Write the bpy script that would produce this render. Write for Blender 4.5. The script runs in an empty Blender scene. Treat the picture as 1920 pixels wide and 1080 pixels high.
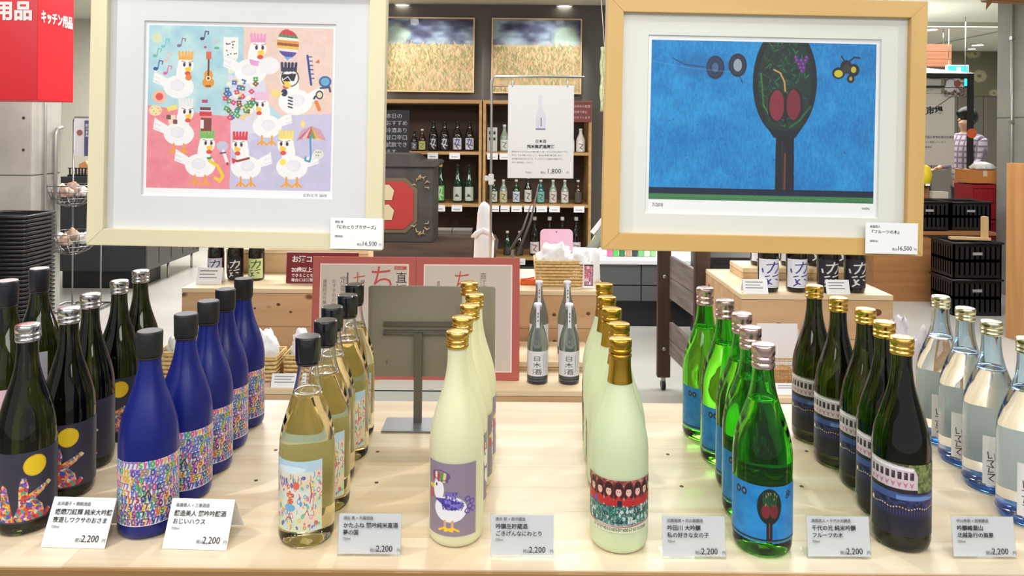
import bpy, bmesh, math, random
import numpy as np
from mathutils import Vector, Matrix, noise as mnoise
PI = math.pi
random.seed(7); RS = np.random.RandomState(5)
C = bpy.context.scene.collection
SC = bpy.context.scene

# ------------------------------------------------------------------ camera
F = 1400.0; HY = 243.0; TZ = 0.85; CZ = TZ + 0.612; ROLL = math.radians(0.45)
cr, sr = math.cos(ROLL), math.sin(ROLL)
cam = bpy.data.cameras.new('camera'); co = bpy.data.objects.new('camera', cam); C.objects.link(co)
cam.sensor_width = 36.0; cam.lens = F / 1920 * 36; cam.shift_y = -(540 - HY) / 1920
cam.clip_start = 0.02; cam.clip_end = 100
co.matrix_world = Matrix.Translation((0, 0, CZ)) @ Matrix.Rotation(PI / 2, 4, 'X') @ Matrix.Rotation(ROLL, 4, 'Z')
SC.camera = co

def P(px, py, d):
    u, v = px - 960, py - HY
    return Vector(((u * cr + v * sr) / F * d, d, CZ + (u * sr - v * cr) / F * d))
def PX(px, d, py=500): return P(px, py, d).x
def PZ(py, d, px=960): return P(px, py, d).z
def at_z(px, py, z):
    u, v = px - 960, py - HY
    return P(px, py, F * (z - CZ) / (u * sr - v * cr))

# ------------------------------------------------------------------ light and exposure
w = bpy.data.worlds.new('world'); SC.world = w; w.use_nodes = True
w.node_tree.nodes['Background'].inputs[0].default_value = (0.98, 0.99, 1.0, 1)
w.node_tree.nodes['Background'].inputs[1].default_value = 0.55
SC.view_settings.view_transform = 'Standard'; SC.view_settings.look = 'None'
SC.view_settings.gamma = 1; SC.view_settings.exposure = 0.1; SC.view_settings.use_curve_mapping = False
SC.cycles.max_bounces = 16; SC.cycles.transmission_bounces = 14; SC.cycles.transparent_max_bounces = 16
SC.cycles.glossy_bounces = 6; SC.cycles.diffuse_bounces = 3; SC.cycles.sample_clamp_indirect = 6
def area(name, loc, sx, sy, power, col=(1, 0.992, 0.98), target=None):
    l = bpy.data.lights.new(name, 'AREA'); l.shape = 'RECTANGLE'; l.size = sx; l.size_y = sy; l.energy = power; l.color = col
    o = bpy.data.objects.new(name, l); C.objects.link(o); o.location = loc
    if target: o.rotation_euler = (Vector(target) - Vector(loc)).to_track_quat('-Z', 'Y').to_euler()
    return o
def spot(name, loc, target, power, ang=50, rad=0.04, col=(1, 0.985, 0.96), blend=0.5):
    l = bpy.data.lights.new(name, 'SPOT'); l.energy = power; l.spot_size = math.radians(ang); l.spot_blend = blend
    l.shadow_soft_size = rad; l.color = col
    o = bpy.data.objects.new(name, l); C.objects.link(o); o.location = loc
    o.rotation_euler = (Vector(target) - Vector(loc)).to_track_quat('-Z', 'Y').to_euler()
    return o
area('ceiling_fill_light', (0, 0.6, 2.72), 3.0, 0.6, 12)  # unseen soft area lamps added under the ceiling as general fill
area('ceiling_fill_light', (1.1, 4.6, 2.75), 3.6, 0.8, 105)
area('ceiling_fill_light', (-3.2, 7.6, 2.75), 2.0, 1.2, 170)
area('ceiling_fill_light', (-2.4, 4.6, 2.75), 1.2, 1.0, 60)  # fill added to brighten the left walls and column
area('ceiling_fill_light', (4.6, 9.4, 2.75), 3.0, 3.2, 240)
area('ceiling_fill_light', (3.4, 4.6, 2.75), 1.2, 1.2, 60)
area('front_fill_light', (0, -1.25, 2.62), 4.6, 0.5, 44, target=(0, 1.5, 1.0))  # unseen fill added behind the camera to brighten surfaces facing it
spot('track_spot', (-1.5, 0.55, 2.7), (-0.45, 1.45, TZ), 58, 56, .018)
spot('track_spot', (-0.15, 2.65, 2.7), (0.05, 1.3, TZ), 46, 60, .018)
spot('track_spot', (1.1, 2.5, 2.7), (0.65, 1.3, TZ), 34, 56, .018)
spot('track_spot', (1.9, 0.5, 2.7), (0.7, 1.4, TZ), 36, 56, .018)
spot('track_spot', (0.2, -0.3, 2.7), (0.05, 1.25, TZ), 26, 46, .018)
spot('track_spot', (0.0, 1.5, 2.7), (0.0, 3.2, 0.9), 92, 72)
spot('track_spot', (1.2, 1.7, 2.7), (1.25, 3.1, 0.8), 44, 55)
spot('sign_fill_spot', (-3.3, 1.6, 2.7), (-3.0, 4.6, 1.7), 130, 60)  # added lamp, lifts the red sign front above its side
spot('wall_spot', (-1.15, 7.1, 2.72), (-0.85, 7.95, 2.1), 55, 60, 0.05)
spot('wall_spot', (0.55, 7.1, 2.72), (0.3, 7.95, 2.1), 55, 60, 0.05)

# ------------------------------------------------------------------ materials
def srgb(c):
    c = np.asarray(c, dtype=float) / 255.0
    return tuple(np.where(c <= 0.04045, c / 12.92, ((c + 0.055) / 1.055) ** 2.4))
MATS = {}
def mat(name, col, rough=0.5, metal=0.0, trans=0.0, ior=1.45, coat=0.0, emit=0.0, sss=0.0, bump=0.0, bscale=40.0, var=0.0, vscale=6.0, stretch=(1, 1, 1), spec=None):
    if name in MATS: return MATS[name]
    m = bpy.data.materials.new(name); m.use_nodes = True; nt = m.node_tree; b = nt.nodes['Principled BSDF']
    c = srgb(col) + (1,); b.inputs['Base Color'].default_value = c
    b.inputs['Roughness'].default_value = rough; b.inputs['Metallic'].default_value = metal
    b.inputs['Transmission Weight'].default_value = trans; b.inputs['IOR'].default_value = ior
    b.inputs['Coat Weight'].default_value = coat
    if spec is not None: b.inputs['Specular IOR Level'].default_value = spec
    if sss: b.inputs['Subsurface Weight'].default_value = sss; b.inputs['Subsurface Radius'].default_value = (0.03, 0.03, 0.02); b.inputs['Subsurface Scale'].default_value = 0.6
    if emit: b.inputs['Emission Color'].default_value = c; b.inputs['Emission Strength'].default_value = emit
    if var or bump:
        tc = nt.nodes.new('ShaderNodeTexCoord'); mp = nt.nodes.new('ShaderNodeMapping'); nt.links.new(tc.outputs['Object'], mp.inputs[0])
        mp.inputs['Scale'].default_value = stretch
    if var:
        n = nt.nodes.new('ShaderNodeTexNoise'); n.inputs['Scale'].default_value = vscale; n.inputs['Detail'].default_value = 5
        nt.links.new(mp.outputs[0], n.inputs['Vector'])
        r = nt.nodes.new('ShaderNodeValToRGB'); nt.links.new(n.outputs[0], r.inputs[0])
        r.color_ramp.elements[0].position = 0.3; r.color_ramp.elements[1].position = 0.7
        r.color_ramp.elements[0].color = tuple(x * (1 - var) for x in c[:3]) + (1,)
        r.color_ramp.elements[1].color = tuple(min(1, x * (1 + var * 0.6)) for x in c[:3]) + (1,)
        nt.links.new(r.outputs[0], b.inputs['Base Color'])
    if bump:
        n2 = nt.nodes.new('ShaderNodeTexNoise'); n2.inputs['Scale'].default_value = bscale; nt.links.new(mp.outputs[0], n2.inputs['Vector'])
        bp = nt.nodes.new('ShaderNodeBump'); bp.inputs['Strength'].default_value = bump; bp.inputs['Distance'].default_value = 0.01
        nt.links.new(n2.outputs[0], bp.inputs['Height']); nt.links.new(bp.outputs[0], b.inputs['Normal'])
    MATS[name] = m; return m
def wood(name, c1, c2, axis='X', scale=3.0, rough=0.5, knots=0.0, kcol=(110, 70, 40), rnd=0.0):
    if name in MATS: return MATS[name]
    m = bpy.data.materials.new(name); m.use_nodes = True; nt = m.node_tree; b = nt.nodes['Principled BSDF']; b.inputs['Roughness'].default_value = rough
    tc = nt.nodes.new('ShaderNodeTexCoord'); mp = nt.nodes.new('ShaderNodeMapping'); nt.links.new(tc.outputs['Object'], mp.inputs[0])
    s = {'X': (0.7, 9, 9), 'Y': (9, 0.7, 9), 'Z': (9, 9, 0.7)}[axis]; mp.inputs['Scale'].default_value = tuple(k * scale / 3 for k in s)
    n = nt.nodes.new('ShaderNodeTexNoise'); n.inputs['Scale'].default_value = 1.6; n.inputs['Detail'].default_value = 6; n.inputs['Distortion'].default_value = 1.2
    nt.links.new(mp.outputs[0], n.inputs['Vector'])
    r = nt.nodes.new('ShaderNodeValToRGB'); r.color_ramp.elements[0].position = 0.32; r.color_ramp.elements[1].position = 0.68
    r.color_ramp.elements[0].color = srgb(c1) + (1,); r.color_ramp.elements[1].color = srgb(c2) + (1,)
    nt.links.new(n.outputs[0], r.inputs[0]); out = r.outputs[0]
    if knots:
        v = nt.nodes.new('ShaderNodeTexVoronoi'); v.inputs['Scale'].default_value = knots
        mp2 = nt.nodes.new('ShaderNodeMapping'); nt.links.new(tc.outputs['Object'], mp2.inputs[0]); mp2.inputs['Scale'].default_value = (0.8, 0.8, 1.3)
        nt.links.new(mp2.outputs[0], v.inputs['Vector'])
        r2 = nt.nodes.new('ShaderNodeValToRGB'); r2.color_ramp.elements[0].position = 0.05; r2.color_ramp.elements[1].position = 0.11
        r2.color_ramp.elements[0].color = (1, 1, 1, 1); r2.color_ramp.elements[1].color = (0, 0, 0, 1)
        nt.links.new(v.outputs['Distance'], r2.inputs[0])
        mx = nt.nodes.new('ShaderNodeMix'); mx.data_type = 'RGBA'; nt.links.new(r2.outputs[0], mx.inputs[0])
        nt.links.new(out, mx.inputs[6]); mx.inputs[7].default_value = srgb(kcol) + (1,); out = mx.outputs[2]
    if rnd:
        oi = nt.nodes.new('ShaderNodeObjectInfo'); ad = nt.nodes.new('ShaderNodeMapRange'); ad.inputs['To Min'].default_value = 1 - rnd; ad.inputs['To Max'].default_value = 1 + rnd * .3; nt.links.new(oi.outputs['Random'], ad.inputs['Value'])
        hs_ = nt.nodes.new('ShaderNodeHueSaturation'); nt.links.new(ad.outputs[0], hs_.inputs['Value']); nt.links.new(out, hs_.inputs['Color']); out = hs_.outputs[0]
        cb_ = nt.nodes.new('ShaderNodeVectorMath'); cb_.operation = 'SCALE'; cb_.inputs['Scale'].default_value = 37.0; nt.links.new(oi.outputs['Random'], cb_.inputs[0])
        nt.links.new(cb_.outputs[0], mp.inputs['Location'])
    nt.links.new(out, b.inputs['Base Color'])
    MATS[name] = m; return m
def pane_mat(name, tint=(255, 255, 255), gloss=0.06):
    if name in MATS: return MATS[name]
    m = bpy.data.materials.new(name); m.use_nodes = True; nt = m.node_tree; nt.nodes.remove(nt.nodes['Principled BSDF'])
    t = nt.nodes.new('ShaderNodeBsdfTransparent'); t.inputs[0].default_value = srgb(tint) + (1,)
    g = nt.nodes.new('ShaderNodeBsdfGlossy'); g.inputs['Roughness'].default_value = 0.02
    mx = nt.nodes.new('ShaderNodeMixShader'); mx.inputs[0].default_value = gloss; nt.links.new(t.outputs[0], mx.inputs[1]); nt.links.new(g.outputs[0], mx.inputs[2])
    nt.links.new(mx.outputs[0], nt.nodes['Material Output'].inputs[0]); MATS[name] = m; return m
def paint_mat(name, rough=0.6, coat=0.0):
    if name in MATS: return MATS[name]
    m = bpy.data.materials.new(name); m.use_nodes = True; nt = m.node_tree; b = nt.nodes['Principled BSDF']
    a = nt.nodes.new('ShaderNodeVertexColor'); a.layer_name = 'Col'
    nt.links.new(a.outputs[0], b.inputs['Base Color']); b.inputs['Roughness'].default_value = rough; b.inputs['Coat Weight'].default_value = coat
    MATS[name] = m; return m
M_PRINT = paint_mat('printed_ink', 0.65); M_LABEL = paint_mat('printed_label', 0.42)
M_WHITE = mat('white_paper', (244, 244, 246), 0.7)
M_INK = mat('black_ink', (40, 40, 44), 0.7)
M_GREYINK = mat('grey_ink', (120, 120, 125), 0.7)
M_STEEL = mat('brushed_steel', (190, 190, 188), 0.3, 1.0)
M_BLACK = mat('black_plastic', (24, 24, 27), 0.4)
M_PLASTER = mat('painted_plaster', (205, 204, 194), 0.85, bump=0.05)

# ------------------------------------------------------------------ geometry helpers
def tag(o, label, cat, group=None, kind=None):
    if label: o['label'] = label
    if cat: o['category'] = cat
    if group: o['group'] = group
    if kind: o['kind'] = kind
    return o
def thing(name, label, cat, loc=(0, 0, 0), rotz=0, group=None):
    o = bpy.data.objects.new(name, None); C.objects.link(o); o.location = loc; o.rotation_euler = (0, 0, rotz); o.empty_display_size = 0.05
    return tag(o, label, cat, group)
class MB:
    def __init__(s): s.v = []; s.f = []; s.sm = []
    def add(s, vs, fs, smooth=False):
        n = len(s.v); s.v += [tuple(p) for p in vs]; s.f += [tuple(i + n for i in f) for f in fs]; s.sm += [smooth] * len(fs); return s
    def box(s, a, b, M=None):
        x0, y0, z0 = a; x1, y1, z1 = b
        vs = [(x0, y0, z0), (x1, y0, z0), (x1, y1, z0), (x0, y1, z0), (x0, y0, z1), (x1, y0, z1), (x1, y1, z1), (x0, y1, z1)]
        if M: vs = [M @ Vector(p) for p in vs]
        return s.add(vs, [(0, 3, 2, 1), (4, 5, 6, 7), (0, 1, 5, 4), (1, 2, 6, 5), (2, 3, 7, 6), (3, 0, 4, 7)])
    def lathe(s, prof, n=32, c=(0, 0, 0), M=None, cap=True, knurl=0):
        vs = []; fs = []
        for i, (z, r) in enumerate(prof):
            for k in range(n):
                a = 2 * PI * k / n; rr = r * (1 - (knurl if k % 2 else 0)); p = Vector((c[0] + rr * math.cos(a), c[1] + rr * math.sin(a), c[2] + z))
                vs.append(M @ p if M else p)
        for i in range(len(prof) - 1):
            for k in range(n):
                k2 = (k + 1) % n; fs.append((i * n + k, i * n + k2, (i + 1) * n + k2, (i + 1) * n + k))
        s.add(vs, fs, True)
        if cap:
            nn = len(s.v) - len(vs)
            s.f.append(tuple(nn + k for k in reversed(range(n)))); s.f.append(tuple(nn + (len(prof) - 1) * n + k for k in range(n))); s.sm += [False, False]
        return s
    def tube(s, pts, r, n=8, cap=True, closed=False):
        pts = [Vector(p) for p in pts]; N = len(pts); rs = r if isinstance(r, (list, tuple)) else [r] * N
        vs = []; up = None
        for i, p in enumerate(pts):
            a = pts[i - 1] if (i > 0 or closed) else p; b = pts[(i + 1) % N] if (i < N - 1 or closed) else p
            t = (b - a).normalized()
            if up is None: up = Vector((0, 0, 1)) if abs(t.z) < 0.9 else Vector((1, 0, 0))
            x = t.cross(up)
            if x.length < 1e-6: x = t.cross(Vector((0.3, 1, 0.2)))
            x.normalize(); y = t.cross(x).normalized(); up = -y if up.dot(-y) > 0 else y
            for k in range(n):
                q = 2 * PI * k / n; vs.append(p + (x * math.cos(q) + y * math.sin(q)) * rs[i])
        fs = []
        for i in range(N if closed else N - 1):
            j = (i + 1) % N
            for k in range(n): k2 = (k + 1) % n; fs.append((i * n + k, j * n + k, j * n + k2, i * n + k2))
        if cap and not closed: fs.append(tuple(range(n))); fs.append(tuple((N - 1) * n + k for k in reversed(range(n))))
        return s.add(vs, fs, True)
    def prism(s, pts, y0, y1):           # outline in x,z pushed along y
        n = len(pts); vs = [(x, y0, z) for x, z in pts] + [(x, y1, z) for x, z in pts]
        fs = [tuple(range(n)), tuple(reversed(range(n, 2 * n)))] + [(i, i + n, (i + 1) % n + n, (i + 1) % n) for i in range(n)]
        return s.add(vs, fs)
    def build(s, name, m, parent=None, bevel=0, loc=None, kind=None, fix=True):
        me = bpy.data.meshes.new(name); me.from_pydata(s.v, [], s.f); me.polygons.foreach_set('use_smooth', s.sm)
        if fix:
            bm = bmesh.new(); bm.from_mesh(me); bmesh.ops.recalc_face_normals(bm, faces=bm.faces)
            if bevel: bmesh.ops.bevel(bm, geom=[e for e in bm.edges if e.calc_face_angle(0) > 0.6], offset=bevel, segments=2, affect='EDGES', clamp_overlap=True)
            bm.to_mesh(me); bm.free()
        me.materials.append(m)
        o = bpy.data.objects.new(name, me); C.objects.link(o)
        if parent: o.parent = parent
        if loc is not None: o.location = loc
        if kind: o['kind'] = kind
        return o
def box(name, a, b, m, parent=None, bevel=0.0, kind=None): return MB().box(a, b).build(name, m, parent, bevel, kind=kind)
def copy_tree(o, parent=None):
    c = o.copy(); C.objects.link(c); c.parent = parent
    for ch in list(KIDS(o)): copy_tree(ch, c)
    return c
def KIDS(o): return [x for x in C.objects if x.parent == o]
def clone(src, loc, label, rotz=0, group=None, kids=None):
    kids = kids if kids is not None else KIDS(src)
    r = src.copy(); C.objects.link(r); r.location = loc; r.rotation_euler = (0, 0, rotz); r['label'] = label
    if group: r['group'] = group
    for ch in kids:
        c = ch.copy(); C.objects.link(c); c.parent = r
    return r
def text(s, size, m, parent, loc, rot=(PI / 2, 0, 0), bold=0.0, align='LEFT', sx=1.0, name='lettering', space=1.0, line=1.0, ext=0.00015, res=2):
    cu = bpy.data.curves.new(name, 'FONT'); cu.body = s; cu.size = size; cu.align_x = align; cu.offset = bold; cu.extrude = ext; cu.resolution_u = res
    cu.space_character = space; cu.space_line = line
    t = bpy.data.objects.new('t', cu); C.objects.link(t)
    dg = bpy.context.evaluated_depsgraph_get(); me = bpy.data.meshes.new_from_object(t.evaluated_get(dg)); bpy.data.objects.remove(t); bpy.data.curves.remove(cu)
    me.materials.clear(); me.materials.append(m)
    o = bpy.data.objects.new(name, me); C.objects.link(o); o.parent = parent; o.location = loc; o.rotation_euler = rot; o.scale = (sx, 1, 1)
    return o

# ------------------------------------------------------------------ painter: draws flat prints as coloured vertices of a fine sheet
class Cv:
    def __init__(s, w, h, bg, k=1.4, grain=0.0):
        s.k = k; s.W = int(w * k); s.H = int(h * k); s.w = w; s.h = h
        s.a = np.zeros((s.H, s.W, 3)); s.a[:] = np.array(bg, float)
        yy, xx = np.mgrid[0:s.H, 0:s.W]; s.X = (xx + .5) / k; s.Y = (yy + .5) / k
        if grain: s.a += RS.normal(0, grain, (s.H, s.W, 1))
    def box_(s, x0, y0, x1, y1):
        k = s.k; return (slice(max(0, int(y0 * k) - 1), max(0, min(s.H, int(y1 * k) + 2))), slice(max(0, int(x0 * k) - 1), max(0, min(s.W, int(x1 * k) + 2))))
    def put(s, sl, m, col, al=1.0, jit=0.0):
        if m.size == 0: return
        c = np.array(col, float); r = s.a[sl]; cc = c + (RS.normal(0, jit, r.shape[:2] + (1,)) if jit else 0)
        al = np.clip(m, 0, 1)[..., None] * al; r[:] = r * (1 - al) + cc * al
    def ell(s, cx, cy, rx, ry, col, rot=0, al=1, jit=0, soft=.5):
        R = max(rx, ry) + 2; sl = s.box_(cx - R, cy - R, cx + R, cy + R); X = s.X[sl] - cx; Y = s.Y[sl] - cy
        c, q = math.cos(rot), math.sin(rot); u = X * c + Y * q; v = -X * q + Y * c
        d = (1 - np.sqrt((u / rx) ** 2 + (v / ry) ** 2)) * min(rx, ry); s.put(sl, d / soft + .5, col, al, jit); return s
    def ring(s, cx, cy, rx, ry, wd, col, al=1):
        R = max(rx, ry) + wd + 2; sl = s.box_(cx - R, cy - R, cx + R, cy + R); X = s.X[sl] - cx; Y = s.Y[sl] - cy
        d = np.abs(np.sqrt((X / rx) ** 2 + (Y / ry) ** 2) - 1) * min(rx, ry); s.put(sl, (wd / 2 - d) + .5, col, al); return s
    def line(s, pts, wd, col, al=1, jit=0):
        for (x0, y0), (x1, y1) in zip(pts[:-1], pts[1:]):
            sl = s.box_(min(x0, x1) - wd, min(y0, y1) - wd, max(x0, x1) + wd, max(y0, y1) + wd); X = s.X[sl]; Y = s.Y[sl]
            L = max(1e-6, (x1 - x0) ** 2 + (y1 - y0) ** 2); t = np.clip(((X - x0) * (x1 - x0) + (Y - y0) * (y1 - y0)) / L, 0, 1)
            d = np.hypot(X - x0 - t * (x1 - x0), Y - y0 - t * (y1 - y0)); s.put(sl, (wd / 2 - d) * s.k + .5, col, al, jit)
        return s
    def inside(s, pts, sl):
        X = s.X[sl]; Y = s.Y[sl]; m = np.zeros(X.shape, bool); n = len(pts)
        for i in range(n):
            x0, y0 = pts[i]; x1, y1 = pts[(i + 1) % n]
            if y0 == y1: continue
            m ^= ((y0 > Y) != (y1 > Y)) & (X < (x1 - x0) * (Y - y0) / (y1 - y0) + x0)
        return m
    def poly(s, pts, col, al=1, jit=0):
        xs = [p[0] for p in pts]; ys = [p[1] for p in pts]; sl = s.box_(min(xs), min(ys), max(xs), max(ys)); s.put(sl, s.inside(pts, sl).astype(float), col, al, jit); return s
    def rect(s, x0, y0, x1, y1, col, al=1, jit=0): return s.poly([(x0, y0), (x1, y0), (x1, y1), (x0, y1)], col, al, jit)
    def patch(s, pts, pal, cell, seed=0):     # patchwork of small colour cells inside an outline
        xs = [p[0] for p in pts]; ys = [p[1] for p in pts]; sl = s.box_(min(xs), min(ys), max(xs), max(ys)); m = s.inside(pts, sl)
        rs = np.random.RandomState(seed); n = int((max(xs) - min(xs)) * (max(ys) - min(ys)) / cell ** 2) + 4
        cx = rs.uniform(min(xs), max(xs), n); cy = rs.uniform(min(ys), max(ys), n)
        d = (s.X[sl][..., None] - cx) ** 2 + (s.Y[sl][..., None] - cy) ** 2; idx = d.argmin(-1); cols = np.array([pal[i] for i in rs.randint(0, len(pal), n)], float)
        r = s.a[sl]; r[m] = cols[idx][m]; return s
    def cloud(s, sl_box, c1, c2, sc=8, thr=0.0, asp=1.0, al=1.0, seed=0, freq=(1, 2, 4)):
        sl = s.box_(*sl_box); h, w_ = s.a[sl].shape[:2]; rs = np.random.RandomState(seed); n = np.zeros((h, w_))
        for f_ in freq:
            gh, gw = int(h / s.k / sc * f_) + 3, int(w_ / s.k / sc / asp * f_) + 3; g = rs.uniform(-1, 1, (gh, gw))
            y = np.linspace(0, gh - 1.001, h); x = np.linspace(0, gw - 1.001, w_); yi = y.astype(int); xi = x.astype(int); fy = (y - yi)[:, None]; fx = (x - xi)[None]
            fy = fy * fy * (3 - 2 * fy); fx = fx * fx * (3 - 2 * fx)
            n += ((g[yi][:, xi] * (1 - fx) + g[yi][:, xi + 1] * fx) * (1 - fy) + (g[yi + 1][:, xi] * (1 - fx) + g[yi + 1][:, xi + 1] * fx) * fy) / f_ ** .7
        t = np.clip(n * .6 + .5 - thr, 0, 1)[..., None]; s.a[sl] = s.a[sl] * (1 - al) + (np.array(c1, float) * (1 - t) + np.array(c2, float) * t) * al; return s
    def sheet(s, name, W, H, m, parent, bend=None, y=0.0, loc=(0, 0, 0), z0=None):
        a = np.clip(s.a, 0, 255) / 255; lin = np.where(a <= .04045, a / 12.92, ((a + .055) / 1.055) ** 2.4)
        h, w_ = s.H, s.W; u = np.linspace(-.5, .5, w_); v = np.linspace(.5, -.5, h)
        vs = np.zeros((h, w_, 3))
        if bend: th = u * W / bend; vs[..., 0] = bend * np.sin(th); vs[..., 1] = -bend * np.cos(th)
        else: vs[..., 0] = u * W; vs[..., 1] = y
        vs[..., 2] = v[:, None] * H
        i = np.arange(h * w_).reshape(h, w_); q = np.stack([i[:-1, :-1], i[1:, :-1], i[1:, 1:], i[:-1, 1:]], -1).reshape(-1, 4); nf = len(q)
        me = bpy.data.meshes.new(name); me.vertices.add(h * w_); me.vertices.foreach_set('co', vs.reshape(-1)); me.loops.add(nf * 4); me.loops.foreach_set('vertex_index', q.reshape(-1).astype(np.int32))
        me.polygons.add(nf); me.polygons.foreach_set('loop_start', np.arange(0, nf * 4, 4, dtype=np.int32)); me.update(calc_edges=True)
        me.polygons.foreach_set('use_smooth', [True] * nf)
        ca = me.color_attributes.new('Col', 'FLOAT_COLOR', 'POINT'); ca.data.foreach_set('color', np.concatenate([lin, np.ones((h, w_, 1))], -1).reshape(-1))
        me.materials.append(m); o = bpy.data.objects.new(name, me); C.objects.link(o); o.parent = parent; o.location = loc; return o
def squiggle(cv, x, y, s, col, wd, rs, n=5, al=1):
    p = [(x + rs.uniform(-s, s) * .5, y + rs.uniform(-s, s)) for _ in range(n)]; cv.line(p, wd, col, al)

# ================================================================== THE ROOM
def struct(name, a, b, m, **k): return box(name, a, b, m, kind='structure', **k)
M_FLOOR = mat('polished_concrete_floor', (172, 170, 164), 0.32, var=0.12, vscale=1.2, bump=0.02)
M_CONC = mat('cast_concrete', (178, 177, 170), 0.8, var=0.22, vscale=2.2, bump=0.15, bscale=14)
M_DARKW = mat('charcoal_wall_paint', (92, 89, 84), 0.6)
M_CEIL = mat('pale_ceiling', (214, 214, 200), 0.9)
struct('floor', (-7, -3, -0.1), (8, 12.3, 0), M_FLOOR)
struct('ceiling', (-7, -3, 2.8), (8, 12.3, 2.9), M_CEIL)
struct('wall_left', (-7.1, -3, 0), (-7, 12.3, 2.8), M_PLASTER)
struct('wall_right', (8, -3, 0), (8.1, 12.3, 2.8), M_PLASTER)
struct('wall_back_left', (-7, 9.3, 0), (-1.5, 9.4, 2.8), mat('grey_plaster', (208, 203, 190), 0.85))
struct('wall_display', (-1.56, 8.0, 0), (1.42, 8.15, 2.8), M_DARKW)
struct('wall_display_return', (1.32, 8.15, 0), (1.42, 12.2, 2.8), M_DARKW)
struct('wall_display_return', (-1.56, 8.15, 0), (-1.46, 9.3, 2.8), M_DARKW)
# far wall with a floral wallpaper band above grey shutter panels
struct('wall_far', (1.4, 12.2, 0), (8, 12.3, 2.8), mat('taupe_wall', (120, 116, 106), 0.8))
cvw = Cv(140, 30, (116, 112, 92), 1.5)
for i in range(26):
    x, y = RS.uniform(0, 140), RS.uniform(0, 30); r = RS.uniform(2.5, 4.5)
    for q in range(7): cvw.ell(x + math.cos(q * .9) * r * .6, y + math.sin(q * .9) * r * .6, r * .45, r * .45, (176, 172, 140) if i % 3 else (110, 84, 66), al=.8)
    cvw.ell(x, y, r * .3, r * .3, (120, 112, 80))
wp = cvw.sheet('floral_wallpaper', 4.2, 0.72, M_PRINT, None, loc=(6.3, 12.19, 2.43)); wp['kind'] = 'structure'
for i in range(6):
    x = 6.0 + i * 0.42
    struct('wall_panel', (x, 12.16, 0), (x + 0.41, 12.19, 2.05), mat('grey_shutter', (112, 106, 98), 0.5), bevel=0.003)
struct('trim_ceiling_step', (2.0, 9.0, 2.74), (8, 9.05, 2.8), mat('ceiling_seam', (190, 192, 176), 0.8))
struct('trim_ceiling_joint', (6.35, 9.05, 2.785), (6.37, 12.2, 2.8), MATS['ceiling_seam'])

# left concrete column, with formwork holes and conduits
xc = PX(57, 5.6)
col = thing('concrete_column', 'square cast concrete column behind the black basket stack', 'column', (xc, 5.6, 0)); col['kind'] = 'structure'
for z0, z1 in ((0, 1.085), (1.091, 2.8)): box('cast_lift', (-1.3, 0, z0), (0, 0.37, z1), M_CONC, col, bevel=0.004)
box('cast_joint', (-1.295, 0.004, 1.085), (-0.005, 0.366, 1.091), mat('joint_dark_grout', (90, 88, 84), 0.9), col)  # dark joint between the two cast lifts
for x, z in ((-0.06, 1.52), (-0.06, 1.28), (-0.42, 1.5), (-0.42, 1.25), (-0.06, .72)):
    MB().lathe([(0, .012), (.012, .008)], 12, M=Matrix.Translation((x, -.0005, z)) @ Matrix.Rotation(-PI / 2, 4, 'X')).build('tie_hole', mat('tie_hole_dark', (60, 58, 55), .9), col)
cd = MB(); cd.tube([(0.03, .12, 0.02), (0.03, .12, 2.78)], .011, 8); cd.build('conduit', mat('grey_conduit', (168, 168, 166), .4, .6), col)
cd = MB(); cd.tube([(0.03, .25, .5), (0.03, .25, 1.40), (0.03, .27, 1.44), (.03, .33, 1.45)], .014, 8); cd.build('conduit', MATS['grey_conduit'], col)

xr = PX(1869, 6.9, 200)
colr = thing('concrete_column', 'concrete column with a thin conduit behind the tall wooden shelf', 'column', (xr, 6.2, 0)); colr['kind'] = 'structure'
for z0, z1 in ((0, 1.60), (1.606, 2.8)): box('cast_lift', (0, 0, z0), (1.2, .7, z1), mat('cast_concrete_grey', (150, 148, 140), .8, var=.2, vscale=2), colr, bevel=.004)
box('cast_joint', (.004, .004, 1.6), (1.195, .695, 1.606), MATS['joint_dark_grout'], colr)
cd = MB(); cd.tube([(-.014, .47, .02), (-.014, .47, 2.78)], .012, 8); cd.build('conduit', MATS['grey_conduit'], colr)
for z in (1.55, 2.3): box('conduit_clip', (-.03, .45, z), (0, .49, z + .03), M_STEEL, colr)

# ceiling downlights
def downlight(px, py, label, r=.075):
    p = at_z(px, py, 2.8)
    t = thing('ceiling_downlight', label, 'light', (p.x, p.y, 2.8), 0, 'recessed ceiling downlights')
    MB().lathe([(-.012, r), (0, r + .012), (0, r + .02), (-.015, r + .02), (-.018, r + .006), (-.012, r)], 28, cap=False).build('rim', mat('white_rim', (235, 235, 230), .4), t)
    MB().lathe([(-.016, r), (-.008, r)], 28).build('lens', mat('lamp_lens', (255, 250, 235), emit=14), t)
downlight(755, 8, 'bright downlight above the left field picture')
downlight(1058, 10, 'bright downlight above the right field picture')
downlight(1745, 54, 'ceiling downlight beside the cord of the right-hand framed picture')
downlight(1833, 83, 'ceiling downlight just above the floral wallpaper band')
downlight(1822, 90, 'small farthest ceiling downlight by the wallpaper band', .05)

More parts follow.
